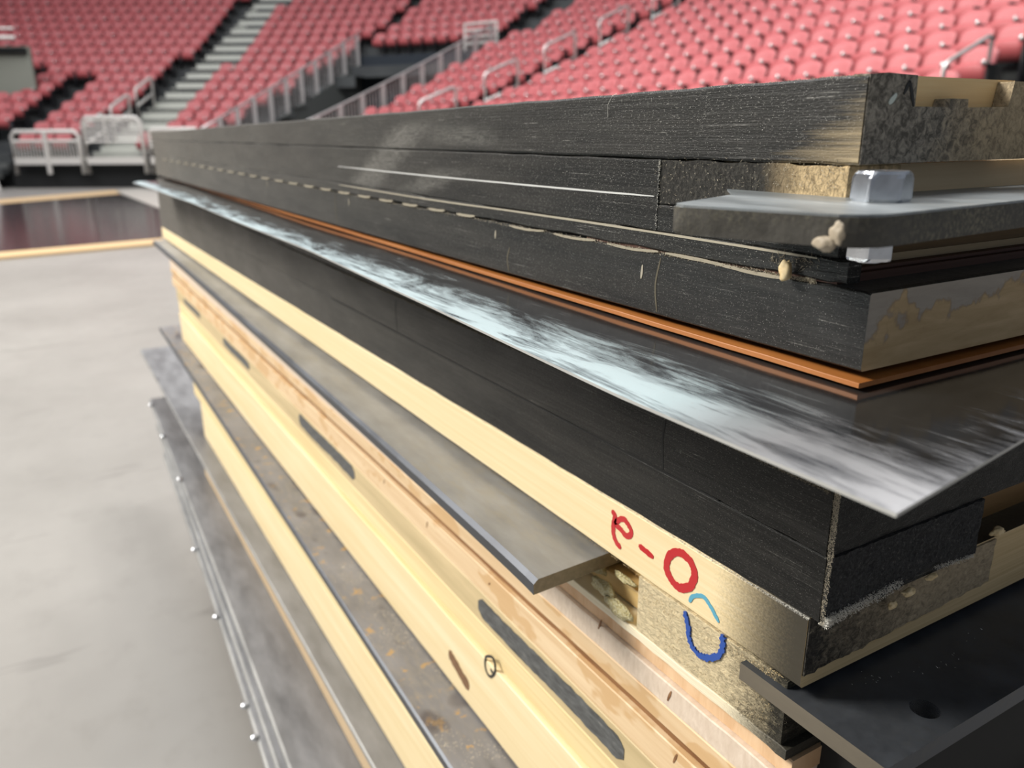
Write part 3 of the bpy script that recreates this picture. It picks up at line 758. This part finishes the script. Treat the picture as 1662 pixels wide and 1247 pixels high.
# ---- lower panels, seen only along the side
def lower_panel(label, base, parts):
    t = empty('floor_panel', P(1, 1, base), label, 'floor panel')
    for nm, mt, x0, y0, y1, z0, z1, jit in parts:
        board(nm, mt, t, x0, 4.5, y0, y1, z0, z1, n=60, jit=jit, seed=int(-z0*100))
    return t
p4 = lower_panel('fourth floor panel down, sanded maple edge with a brown groove, below the steel strap', -1.355,
    [('maple_board', 'maple_orange', 1.012, .745, 8.1, -1.118, -1.076, .0008), ('maple_board', 'maple_sanded', 1.0, .75, 8.1, -1.178, -1.119, .0012),
     ('maple_board', 'maple_cream', 1.0, .75, 8.1, -1.232, -1.179, .0004), ('groove', 'brown_groove', 1.014, .55, 8.1, -1.262, -1.231, .003),
     ('maple_board', 'maple_cream', 1.0, .55, 8.1, -1.352, -1.263, .0006)])
for yy, za, zb in ((1.05, -1.13, -1.16), (1.3, -1.10, -1.13), (1.02, -1.27, -1.30), (2.3, -1.285, -1.31), (2.7, -1.28, -1.30), (1.85, -1.29, -1.30)):
    stroke('scratch', 'brown_groove', p4, [(yy, za), (yy+.01, zb)], .006, seed=int(yy*10), lift=.0003)
p5 = lower_panel('fifth floor panel down, pale yellow pine edge with four dark painted patches and a pen circle', -1.83,
    [('pine_board', 'pine_dull', 1.0, .6, 7.9, -1.466, -1.354, .0006), ('pine_board', 'pine_yellow', 1.0, .6, 7.85, -1.560, -1.467, .0006),
     ('pine_board', 'pine_yellow_low', .985, .6, 7.8, -1.82, -1.562, .0010)])
def patch(parent, y0, y1, z0, z1, seed, x=1.0):
    yz = [(y0, (z0+z1)/2), ((y0*2+y1)/3, (z0+z1)/2+.003), ((y0+2*y1)/3, (z0+z1)/2-.002), (y1, (z0+z1)/2)]
    stroke('paint_patch', 'dark_paint_patch', parent, yz, abs(z1-z0), x=x, seed=seed, sub=12, lift=.0004, jw=.07)
patch(p5, 1.195, 1.93, -1.442, -1.374, 1); patch(p5, 3.06, 3.90, -1.432, -1.366, 2); patch(p5, 5.0, 5.8, -1.425, -1.368, 3); patch(p5, 6.7, 7.5, -1.42, -1.37, 4)
QQ = [(1.82, -1.5671), (1.785, -1.5484), (1.769, -1.5658), (1.7723, -1.5961), (1.7962, -1.6261), (1.8187, -1.6298), (1.8324, -1.6119), (1.8302, -1.5818), (1.82, -1.5671)]
stroke('pen_circle', 'black_marker', p5, [(a+.03, b*.985) for a, b in QQ], .008, x=.985, seed=2, sub=6, closed=True, lift=.0006, label='black pen circle')
stroke('pen_circle', 'black_marker', p5, [(1.828, -1.575), (1.808, -1.582)], .010, x=.985, seed=2, lift=.0006)
stroke('knot', 'knot_brown', p5, [(2.13, -1.705), (2.09, -1.715), (2.03, -1.735), (1.98, -1.75)], .045, x=.985, seed=3, sub=6, lift=.0003)
h1 = empty('steel_plate', P(.85, 3, -1.87), 'grey rust-spotted steel plate poking out between the two yellow pine panels', 'steel plate')
strap(h1, 'plate_body', .795, .870, 1.4, .9, 8.5, -1.868, -1.830, ['rusty_steel', 'strap_edge', 'cut_steel'], ch=.008)
p6 = lower_panel('sixth floor panel down, narrow strip of yellow pine between two grey steel plates', -2.62,
    [('pine_board', 'pine_yellow', 1.0, 1.0, 7.6, -2.30, -1.875, .001), ('pine_board', 'pine_yellow_low', 1.0, 1.0, 7.3, -2.628, -2.301, .001)])
h2 = empty('steel_plate', P(.85, 3, -2.67), 'grey steel plate under the narrow yellow strip, one bright line along it', 'steel plate')
strap(h2, 'plate_body', .895, .86, 1.4, 1.2, 11.0, -2.665, -2.632, ['grey_steel', 'grey_edge', 'cut_steel'], ch=.005)
p7 = lower_panel('seventh floor panel down, thin tan wood line above the widest grey plates', -3.35,
    [('tan_board', 'tan_wood', 1.0, 1.2, 7.6, -3.125, -2.668, .001)])
PL = ((.60, .83, 10.4, -3.13, 'wide grey steel plate just below the tan wood line'), (.54, .80, 9.6, -3.20, 'grey steel plate second below the tan wood line, edge fanned outward'),
      (.49, .76, 8.8, -3.27, 'lowest grey steel plate of the stack, its edge nearest the concrete floor'))
for k, (xa, xb, yf, z, lb) in enumerate(PL):
    hk = empty('steel_plate', P(.8, 3, z-.05), lb, 'steel plate')
    strap(hk, 'plate_body', xa, xb, 1.4, 2.0, yf, z-.06, z, ['grey_steel', 'grey_edge', 'cut_steel'], ch=.012)
def edge_at(k, y):
    xa, xb, yf, z, _ = PL[k]; t = ((y-2.0)/(yf-2.0))**(1/1.5); return xa+(xb-xa)*t
# small bright beads added for the glints on the outer plate edges
bead_src = None
for k, (x, yy, z) in enumerate([(edge_at(2, y_)-.012, y_, -3.27) for y_ in (3.55, 3.95, 4.25, 5.3, 6.4)] + [(edge_at(0, y_)-.010, y_, -3.12) for y_ in (7.6, 8.9, 10.1)]):
    if bead_src is None:
        bm = bmesh.new(); bmesh.ops.create_uvsphere(bm, u_segments=14, v_segments=8, radius=.0072)
        for v in bm.verts: v.co.z *= .7
        bead_src = link('glint_bead', bm, 'zinc', None, smooth=True, origin=Vector((0, 0, 0))); s_ = bead_src
    else:
        s_ = bead_src.copy(); COL.objects.link(s_)
    s_.location = P(x, yy, z); tag(s_, 'small bright bead added as a glint on the edge of the lowest grey plates', 'screw', 'glint beads on the lower plates')
# cart carrying the stack
ct = empty('panel_cart', Vector((.6, 1.4, 0)), 'low black steel cart carrying the stack of floor panels', 'cart')
bm = bmesh.new(); box(bm, Vector((.85, 1.35, Z(-3.36)-.03)), 1.05, 2.2, .06); link('deck', bm, 'seat_black', ct)
for x in (.45, 1.25):
    for y_ in (.5, 2.2):
        bm = bmesh.new(); tube(bm, [Vector((x-.02, y_, .06)), Vector((x+.02, y_, .06))], .06, 20); box(bm, Vector((x, y_, .13)), .05, .06, .10)
        link('caster', bm, 'seat_black', ct)
bm = bmesh.new(); box(bm, Vector((.85, 1.35, (Z(-3.39)-.03+.14)/2)), .9, 2.0, Z(-3.39)-.03-.14); link('frame', bm, 'seat_black', ct)

# ================================================================== ARENA
# court section lying on the floor beyond the stack
def floor_poly(name, pts, z0, z1, mat, parent=None):
    bm = bmesh.new(); a = [bm.verts.new((x, y, z0)) for x, y in pts]; b = [bm.verts.new((x, y, z1)) for x, y in pts]
    bm.faces.new(a); bm.faces.new(b)
    for i in range(len(pts)): bm.faces.new((a[i], a[(i+1) % len(pts)], b[(i+1) % len(pts)], b[i]))
    return link(name, bm, mat, parent)
cr = empty('court_section', Vector((0, 15, 0)), 'glossy black court section laid on the concrete floor, tan wood borders', 'court floor')
floor_poly('black_field', [(-4.0, 10.6), (1.38, 11.75), (2.02, 16.1), (1.78, 21.6), (-4.0, 17.2)], .004, .030, 'black_court_finish', cr)
floor_poly('wood_border', [(-4.0, 10.15), (1.36, 11.2), (1.40, 11.72), (-4.0, 10.58)], .004, .034, 'court_border', cr)
floor_poly('wood_border', [(-4.0, 17.25), (1.78, 21.65), (1.8, 23.2), (-4.0, 18.6)], .004, .034, 'court_border', cr)
floor_poly('pale_border', [(1.42, 11.4), (2.6, 12.0), (3.0, 20), (2.4, 23.4), (1.85, 23.2), (1.82, 21.6), (2.06, 16.1)], .004, .032, 'court_pale_border', cr)

# bowl plan geometry in (u, v): straight left row, arc, straight right row
D0, LV, R0, RUN = 8.39, 23.5, 8.8, .85
NR = (.823, .568); TR = (-.568, .823)
CV = LV - R0; CU = (D0 - R0 - NR[1]*CV)/NR[0]
TH0 = math.atan2(NR[1], NR[0]); TH1 = math.pi/2
def zk(k): return .60 + .30*k + .004*k*k
def Lpt(u, k): return (u, LV+RUN*k, math.pi/2)
def Apt(th, k): r = R0+RUN*k; return (CU+r*math.cos(th), CV+r*math.sin(th), th)
def Rpt(s, k):  # s: distance along the row from the arc end towards the viewer
    r = R0+RUN*k; return (CU+r*NR[0]-TR[0]*s, CV+r*NR[1]-TR[1]*s, TH0)
SMAX = 21.0
def world_of(p, z): return uw(p[0], p[1], z)
def project(v):
    c = R.transposed() @ (v - Vector((0, 0, CAMZ)))
    if c.z > -.1: return None
    return 831 - 1290*c.x/c.z, 623.5 + 1290*c.y/c.z
# tiers
def uc(k): return -11.4 + .075*k          # centre line of the pale left aisle
def f1(k): return math.radians(75.3-.40*k)  # left and right fence of the tunnel
def f2(k): return math.radians(53.8-.12*k)
NK = 30
bm = bmesh.new()
def plan(k, r_off=0.0):
    pts = [Lpt(-32, k)] + [Lpt(-20, k)] + [Apt(TH1 + (TH0-TH1)*i/16, k) for i in range(17)] + [Rpt(SMAX, k)]
    return pts
def in_tunnel(i, k): return False
for k in range(NK):
    a = plan(k-.5); b = plan(k+.5)
    for i in range(len(a)-1):
        mid = None
        if 2 <= i+1 <= 18:
            th = TH1 + (TH0-TH1)*(i-1.5)/16
            if k < 9 and f2(k)+.02 < th < f1(k)-.02: continue
        z = zk(k); zp = zk(k-1) if k else 0
        q = [bm.verts.new(world_of(a[i], z)), bm.verts.new(world_of(a[i+1], z)), bm.verts.new(world_of(b[i+1], z)), bm.verts.new(world_of(b[i], z))]
        bm.faces.new(q)
        q2 = [bm.verts.new(world_of(a[i], z)), bm.verts.new(world_of(a[i+1], z)), bm.verts.new(world_of(a[i+1], zp)), bm.verts.new(world_of(a[i], zp))]
        bm.faces.new(q2)
tag(link('floor_tiers', bm, 'tier_concrete'), kind='structure')

# seat -------------------------------------------------------------
def seat_back_bm():
    bm = bmesh.new(); nx, nz = 8, 6; W = .236; F = []; B = []
    for i in range(nx+1):
        s = -1+2*i/nx; f = []; b = []
        for j in range(nz+1):
            t = j/nz
            top = .50*(1-.16*abs(s)**3.0)
            z = .36 + t*top
            wd = W*(1-.10*(1-t))*(1 if t < .8 else 1-.03*(t-.8)/.2)
            y = .10 + .16*t - .045*s*s*-1*0 + .05*(1-s*s)      # curved in plan, leaning back
            f.append(bm.verts.new((s*wd, y, z))); b.append(bm.verts.new((s*wd, y+.028, z)))
        F.append(f); B.append(b)
    for i in range(nx):
        for j in range(nz):
            bm.faces.new((F[i][j], F[i+1][j], F[i+1][j+1], F[i][j+1])); bm.faces.new((B[i][j], B[i][j+1], B[i+1][j+1], B[i+1][j]))
        bm.faces.new((F[i][nz], F[i+1][nz], B[i+1][nz], B[i][nz])); bm.faces.new((F[i][0], B[i][0], B[i+1][0], F[i+1][0]))
    for j in range(nz):
        bm.faces.new((F[0][j], F[0][j+1], B[0][j+1], B[0][j])); bm.faces.new((F[nx][j], B[nx][j], B[nx][j+1], F[nx][j+1]))
    return bm
def seat_pan_bm():
    bm = bmesh.new(); nx = 6; rows = []
    prof = [(.085, .36), (.01, .47), (-.01, .60), (.02, .645), (.06, .62), (.09, .46), (.12, .38)]
    for i in range(nx+1):
        s = -1+2*i/nx; wd = .222; c = 1-.12*abs(s)**3
        rows.append([bm.verts.new((s*wd, y+.02*s*s, .36+(z-.36)*c)) for y, z in prof])
    for i in range(nx):
        for j in range(len(prof)): 
            jj = (j+1) % len(prof); bm.faces.new((rows[i][j], rows[i+1][j], rows[i+1][jj], rows[i][jj]))
    bm.faces.new(rows[0]); bm.faces.new(rows[-1])
    return bm
def arm_bm():
    bm = bmesh.new()
    box(bm, Vector((.25, .08, .30)), .03, .22, .60); box(bm, Vector((.25, .02, .60)), .045, .30, .03)
    return bm
def cap_bm():
    bm = bmesh.new(); bmesh.ops.create_uvsphere(bm, u_segments=8, v_segments=6, radius=.033, matrix=Matrix.Translation((.25, -.13, .625))); return bm
def mesh_of(bm, mat, name, smooth=True):
    me = bpy.data.meshes.new(name); bmesh.ops.recalc_face_normals(bm, faces=bm.faces); bm.to_mesh(me); bm.free(); me.materials.append(M[mat])
    for p in me.polygons: p.use_smooth = smooth
    return me
ME = {'backrest': mesh_of(seat_back_bm(), 'seat_red', 'backrest'), 'seat_pan': mesh_of(seat_pan_bm(), 'seat_red_pan', 'seat_pan'),
      'armrest': mesh_of(arm_bm(), 'seat_black', 'armrest', False), 'armrest_cap': mesh_of(cap_bm(), 'seat_cap', 'armrest_cap')}

def seat_ok(seg, val, k):
    p = Lpt(val, k) if seg == 'L' else Apt(val, k) if seg == 'A' else Rpt(val, k)
    if seg != 'R' and abs(p[0]-uc(k)) < .98: return False
    if seg == 'L':
        if k <= 6 and -15.0 < val < -13.9: return False
        if k < 2 and val < -14.9: return False
        if 5 <= k <= 7 and val < -15.9: return False
    if seg == 'A':
        m = .34/(R0+RUN*k)
        if k < 10 and f2(k)-m < val < f1(k)+m: return False
        if k >= 10 and abs(val-math.radians(51.5)) < .85/(R0+RUN*k): return False
        if 10 <= k < 17 and abs(val-math.radians(71.2)) < .30/(R0+RUN*k): return False
    if seg == 'R':
        for c, hw in ((1.05, .72), (13.5, .85)):
            if abs(val-c) < hw: return False
    return True
# straight-row positions measured from the arc end towards the viewer
cand = []
for k in range(NK):
    r = R0+RUN*k
    u = -26.0
    while u < CU-.05:
        if seat_ok('L', u, k): cand.append((Lpt(u, k), k, 'left'))
        u += .51
    n_ = int(r*(TH1-TH0)/.51)
    for i in range(n_):
        th = TH1 + (TH0-TH1)*(i+.5)/n_
        if seat_ok('A', th, k): cand.append((Apt(th, k), k, 'centre'))
    s = .3
    while s < SMAX-.3:
        if seat_ok('R', s, k): cand.append((Rpt(s, k), k, 'right'))
        s += .51
def panel_top(px):
    return 214 - (px-265)*.0834 if px > 265 else 222
vis = []; others = []
for p, k, sec in cand:
    wpt = world_of(p, zk(k)+.75); q = project(wpt)
    if q is None: continue
    x, y = q
    if x < -140 or x > 1800 or y < -120: continue
    d = wpt.length
    if 5 < x < 1655 and 4 < y < panel_top(x)-3: vis.append((d, p, k, sec))
    else: others.append((d, p, k, sec))
vis.sort(key=lambda t: t[0])
ind = vis[:300]; rest = vis[300:] + others
def rotz(th): return math.atan2(-(uw(math.cos(th), math.sin(th)).x), uw(math.cos(th), math.sin(th)).y)
ORD = ['front', 'second', 'third', 'fourth', 'fifth', 'sixth', 'seventh', 'eighth', 'ninth', 'tenth', 'eleventh', 'twelfth', 'thirteenth', 'fourteenth', 'fifteenth', 'sixteenth', 'seventeenth', 'eighteenth', 'nineteenth', 'twentieth']
proto = None
def add_seat(loc, rot, label, group):
    global proto
    e = bpy.data.objects.new('stadium_seat', None); COL.objects.link(e); e.location = loc; e.rotation_euler = (0, 0, rot); e.empty_display_size = .1
    tag(e, label, 'seat', group)
    for nm in ('backrest', 'seat_pan', 'armrest'):
        c = bpy.data.objects.new(nm, ME[nm]); COL.objects.link(c); c.parent = e
        if nm == 'armrest':
            cc = bpy.data.objects.new('armrest_cap', ME['armrest_cap']); COL.objects.link(cc); cc.parent = c
def zone(p, k, sec):
    if sec != 'right': return 'curved middle stand'
    t = math.hypot(p[0]-(CU+(R0+RUN*k)*NR[0]), p[1]-(CV+(R0+RUN*k)*NR[1]))
    return 'right stand, left of the looped handrails' if t < 1.05 else 'right stand, right of the looped handrails' if t < 13.5 else 'right stand, beyond the bent handrail at the edge'
kmin = {}
for d, p, k, sec in ind:
    zn = zone(p, k, sec); kmin[zn] = min(k, kmin.get(zn, 99))
for d, p, k, sec in ind:
    zn = zone(p, k, sec); o_ = ORD[min(k-kmin[zn], 19)].replace('front', 'lowest')
    add_seat(world_of(p, zk(k)), rotz(p[2]), 'red seat, %s visible row of the %s' % (o_, zn), '%s row of red seats, %s' % (o_, zn))
# everything farther away as one block of seats
bm = bmesh.new()
import array
verts = []; faces = []; mi = []
src = [(ME['backrest'], 0), (ME['seat_pan'], 1), (ME['armrest'], 2), (ME['armrest_cap'], 3)]
for d, p, k, sec in rest:
    mt = Matrix.Translation(world_of(p, zk(k))) @ Matrix.Rotation(rotz(p[2]), 4, 'Z')
    for me, idx in src:
        if idx == 3 and random.random() > .35: continue
        o0 = len(verts); verts.extend([tuple(mt @ v.co) for v in me.vertices])
        for pl in me.polygons: faces.append([o0+i for i in pl.vertices]); mi.append(idx)
bm.free()
me = bpy.data.meshes.new('stadium_seats'); me.from_pydata(verts, [], faces); me.update()
for m_ in ('seat_red', 'seat_red_pan', 'seat_black', 'seat_cap'): me.materials.append(M[m_])
me.polygons.foreach_set('material_index', mi); me.polygons.foreach_set('use_smooth', [True]*len(mi))
so = bpy.data.objects.new('stadium_seats', me); COL.objects.link(so)
tag(so, 'hundreds of farther red seats filling the curved stands behind', 'seats', None, 'stuff')

# aisle stairs ---------------------------------------------------------
def stairs(name, fn, k0, k1, half, mat, label):
    """fn(k, off) -> plan point; steps two per row"""
    bm = bmesh.new()
    kk = k0
    while kk < k1:
        z = zk(kk)+.02
        c0, c1 = fn(kk-.5, -half), fn(kk-.5, half); d0, d1 = fn(kk+.0, -half), fn(kk+.0, half); e0, e1 = fn(kk+.5, -half), fn(kk+.5, half)
        zm = z + (zk(kk+1)-zk(kk))*.5
        for (a, b, c, d, zz, zl) in ((c0, c1, d1, d0, z, zk(kk-1) if kk > 0 else .3), (d0, d1, e1, e0, zm, z)):
            t = [bm.verts.new(world_of(q, zz)) for q in (a, b, c, d)]; bm.faces.new(t)
            r = [bm.verts.new(world_of(q, zz)) for q in (a, b)] + [bm.verts.new(world_of(q, zl)) for q in (b, a)]; bm.faces.new(r)
        kk += 1
    return tag(link(name, bm, mat), label, 'stairs')
stairs('aisle_stairs', lambda k, o: Lpt(uc(k)+o, k), 0, NK, .70, 'stair_concrete', 'pale concrete aisle stairs climbing through the left stand')
stairs('aisle_stairs', lambda k, o: Apt(math.radians(51.5)+o/(R0+RUN*k), k), 10, NK, .5, 'stair_dark', 'dark aisle stairs climbing from the top corner of the tunnel')
stairs('aisle_stairs', lambda k, o: Rpt(1.05+o, k), 0, NK, .42, 'stair_dark', 'dark aisle stairs beside the row of handrail loops in the right stand')
stairs('aisle_stairs', lambda k, o: Rpt(13.5+o, k), 0, NK, .55, 'stair_dark', 'dark aisle stairs at the right edge behind the steel handrail')

# handrails --------------------------------------------------------------
def rail_loop(fn, ka, kb, label, group, mat='rail_steel', r=.028, h=.92, mid=True):
    pa, pb = fn(ka, 0), fn(kb, 0); A = world_of(pa, zk(ka)); B = world_of(pb, zk(kb))
    t = empty('handrail', A, label, 'handrail', group)
    up = Vector((0, 0, 1)); d = (B-A)
    bm = bmesh.new(); a1 = A+up*(h-.08); b1 = B+up*(h-.08)
    tube(bm, [A, a1, A+up*(h-.02)+d*.03, A+up*h+d*.10, B+up*h-d*.10, B+up*(h-.02)-d*.03, b1, B], r, 8)
    link('rail', bm, mat, t, smooth=True)
    if mid:
        bm = bmesh.new(); tube(bm, [A+up*h*.5, B+up*h*.5], r*.9, 8); link('mid_rail', bm, mat, t, smooth=True)
wh = ['lowest', 'second', 'third', 'fourth', 'fifth', 'sixth', 'seventh']
for i, k in enumerate((.75, 2.8, 4.85, 6.9, 9.0, 11.1)):
    rail_loop(lambda kk, o: Rpt(1.5+o, kk), k, k+1.12, 'looped steel handrail, %s up the sloping row in the right stand' % wh[i], 'looped handrails in the right stand', h=1.22, r=.036)
rail_loop(lambda kk, o: Rpt(12.72+o, kk), 1.95, 3.15, 'bent steel handrail at the right edge above the bare wood panel', 'handrail at the right aisle', mid=False)
for i, k in enumerate((.1, 1.9, 3.7)):
    rail_loop(lambda kk, o: Lpt(uc(kk)-.66+o, kk), k, k+1.25, 'bright handrail on the pale left stairs, %s from the bottom' % wh[i], 'handrails on the left stairs', mat='off_white_rail', r=.045, h=1.0)

# tunnel (vomitory) between the two sloping fences ---------------------------
def fence(fn, k0, k1, label, group, solid, post_w=.10):
    A = world_of(fn(k0), zk(k0)); t = empty('sloped_fence', A, label, 'fence', group)
    up = Vector((0, 0, 1)); n = int((k1-k0)/.9)
    pts = [world_of(fn(k0+(k1-k0)*i/n), zk(k0+(k1-k0)*i/n)) for i in range(n+1)]
    bm = bmesh.new(); tube(bm, [p+up*1.02 for p in pts], .035, 8); link('top_rail', bm, 'rail_steel', t, smooth=True)
    for p in pts:
        bm = bmesh.new(); box(bm, p+up*.48, post_w, post_w, 1.06); link('post', bm, 'rail_steel', t)
    bm = bmesh.new()
    for i in range(n):
        for q in range(1, 7):
            c = pts[i].lerp(pts[i+1], q/7); box(bm, c+up*.5, .016, .016, .92)
    o = link('pickets', bm, 'rail_steel', t); o['kind'] = 'stuff'
    bm = bmesh.new()                     # side wall of the tunnel under the fence
    for i in range(n):
        a, b = pts[i], pts[i+1]
        q = [Vector((a.x, a.y, 0)), Vector((b.x, b.y, 0)), b+up*.02, a+up*.02]
        nrm = (b-a).cross(up).normalized()*.08
        v1 = [bm.verts.new(x-nrm) for x in q]; v2 = [bm.verts.new(x+nrm) for x in q]
        bm.faces.new(v1); bm.faces.new(v2)
        for s in range(4): bm.faces.new((v1[s], v1[(s+1) % 4], v2[(s+1) % 4], v2[s]))
    link('side_wall', bm, solid, t)
fence(lambda k: Apt(f1(k), k), -.3, 9.2, 'steel fence sloping up the left side of the tunnel, red seats behind it', 'tunnel fences', 'vomitory_wall')
fence(lambda k: Apt(f2(k), k), -.3, 9.2, 'steel fence sloping up the right side of the tunnel beside red seats', 'tunnel fences', 'vomitory_wall')
bm = bmesh.new(); nn_ = 12; lo = []; hi = []
for i in range(nn_+1):
    q = Apt((math.radians(52.6)+math.radians(71.7-52.6)*i/nn_), 9.35); q2 = Apt((math.radians(52.6)+math.radians(71.7-52.6)*i/nn_), 9.5)
    lo.append((bm.verts.new(world_of(q, 0)), bm.verts.new(world_of(q, zk(10)+.02)), bm.verts.new(world_of(q2, zk(10)+.02)), bm.verts.new(world_of(q2, 0))))
for i in range(nn_):
    for s in range(4): bm.faces.new((lo[i][s], lo[i+1][s], lo[i+1][(s+1) % 4], lo[i][(s+1) % 4]))
bm.faces.new(lo[0]); bm.faces.new(lo[-1])
tag(link('wall_tunnel', bm, 'tunnel_navy'), kind='structure')
a_ = Apt(math.radians(53.0), 9.65); b_ = Apt(math.radians(57.5), 9.65)
t = empty('guard_rail', world_of(a_, zk(10)), 'short pale guard rail on top of the dark tunnel wall', 'railing')
bm = bmesh.new()
for h in (.25, .45, .65, .85): tube(bm, [world_of(a_, zk(10)+h), world_of(b_, zk(10)+h)], .045, 6)
link('rails', bm, 'off_white_rail', t)
bm = bmesh.new()
for q in (a_, b_): tube(bm, [world_of(q, zk(10)), world_of(q, zk(10)+.88)], .04, 6)
link('posts', bm, 'off_white_rail', t)

# left tunnel mouth with pale side panel --------------------------------------
vt = empty('tunnel_mouth', uw(-16.4, LV+RUN*4, zk(4)), 'small grey-green tunnel opening in the left stand, white post beside it', 'tunnel')
bm = bmesh.new(); box(bm, uw(-16.45, LV+RUN*5.2, 3.40), 1.75, .1, 1.5, rot=-math.radians(30.25)); link('back_wall', bm, 'green_grey_wall', vt)
bm = bmesh.new(); box(bm, uw(-16.45, LV+RUN*5.1, 4.02), 1.6, .25, .16, rot=-math.radians(30.25)); link('lintel', bm, 'black_drape', vt)
bm = bmesh.new(); tube(bm, [uw(-17.1, LV+RUN*4.6, 2.9), uw(-17.5, LV+RUN*4.8, 4.6)], .09, 8); link('post', bm, 'off_white_rail', vt)
bm = bmesh.new(); tube(bm, [uw(-17.6, LV+RUN*4.2, 4.35), uw(-15.7, LV+RUN*4.6, 4.35)], .06, 8); tube(bm, [uw(-17.6, LV+RUN*4.2, 4.62), uw(-15.7, LV+RUN*4.6, 4.62)], .04, 8); link('top_rail', bm, 'off_white_rail', vt)

# crowd barriers in front of the left stand -------------------------------------
def barrier(u0, u1, v, z0, h, bars, label, posts):
    t = empty('crowd_barrier', uw(u0, v, 0), label, 'barrier', 'barriers before the left stand')
    bm = bmesh.new(); tube(bm, [uw(u0, v, z0-.32), uw(u0, v, z0+h-.12), uw(u0+.1, v, z0+h), uw(u1-.1, v, z0+h), uw(u1, v, z0+h-.12), uw(u1, v, z0-.32)], .055, 8)
    link('frame', bm, 'off_white_rail', t, smooth=True)
    bm = bmesh.new(); box(bm, (uw(u0, v, 0)+uw(u1, v, 0))/2+Vector((0, 0, z0+.02)), abs(u1-u0), .10, .18, rot=-math.radians(30.25)); link('bottom_beam', bm, 'off_white_rail', t)
    if bars == 'v':
        bm = bmesh.new(); tube(bm, [uw(u0, v, z0+h*.68), uw(u1, v, z0+h*.68)], .04, 8); link('mid_rail', bm, 'off_white_rail', t)
        n = 22
        for q in range(1, n):
            x = u0+(u1-u0)*q/n; bm = bmesh.new(); tube(bm, [uw(x, v, z0+.1), uw(x, v, z0+h*.68)], .014, 5); link('bar', bm, 'off_white_rail', t)
    else:
        for q in range(1, 6):
            bm = bmesh.new(); tube(bm, [uw(u0, v, z0+h*(.35+.11*q)), uw(u1, v, z0+h*(.35+.11*q))], .028, 6); link('bar', bm, 'off_white_rail', t)
    for x in posts:
        bm = bmesh.new(); tube(bm, [uw(x, v-.03, z0-.32), uw(x, v-.03, z0+h)], .06, 8); link('post', bm, 'off_white_rail', t)
VB = 22.3
barrier(-13.35, -11.55, VB, .70, .78, 'v', 'low off-white barrier with upright bars, left of the taller one', (-12.45,))
barrier(-11.4, -9.85, VB, .70, 1.12, 'h', 'taller off-white barrier with horizontal bars left of the stack end', ())
barrier(-9.68, -8.3, VB, .70, .82, 'h', 'off-white barrier partly hidden behind the far stack end', ())
ps = empty('barrier_post', uw(-13.6, VB-.8, 0), 'tall off-white square post standing at the left end of the barriers', 'post')
bm = bmesh.new(); tube(bm, [uw(-13.35, VB-1.0, 0), uw(-13.75, VB-.9, 1.55)], .11, 4); link('shaft', bm, 'off_white_rail', ps)
bm = bmesh.new(); bmesh.ops.create_uvsphere(bm, u_segments=12, v_segments=8, radius=.14, matrix=Matrix.Translation(uw(-13.72, VB-.95, 1.3))); link('lamp_cap', bm, 'off_white_rail', ps, smooth=True)
bm = bmesh.new(); box(bm, uw(-9.2, VB+.25, .36), 8.8, .12, .72, rot=-math.radians(30.25))
dr = link('black_skirt', bm, 'black_drape', None); tag(dr, 'black cloth skirt hanging below the off-white barriers', 'drape')
# grey steps at the far left
gs = empty('access_steps', uw(-15.2, 22.0, 0), 'grey access steps at the far left edge beside the barriers', 'steps')
for k in range(6):
    bm = bmesh.new(); box(bm, uw(-15.0, 21.6+k*.3, .12+k*.11), 2.4, .32, .24+k*.22 if False else .10+k*.02, rot=-math.radians(30.25)); link('tread', bm, 'stair_dark' if k % 2 else 'vomitory_wall', gs)
bm = bmesh.new(); box(bm, uw(-16.2, 23.1, .45), 4.6, .2, .9, rot=-math.radians(30.25)); link('riser_wall', bm, 'stair_dark', gs)
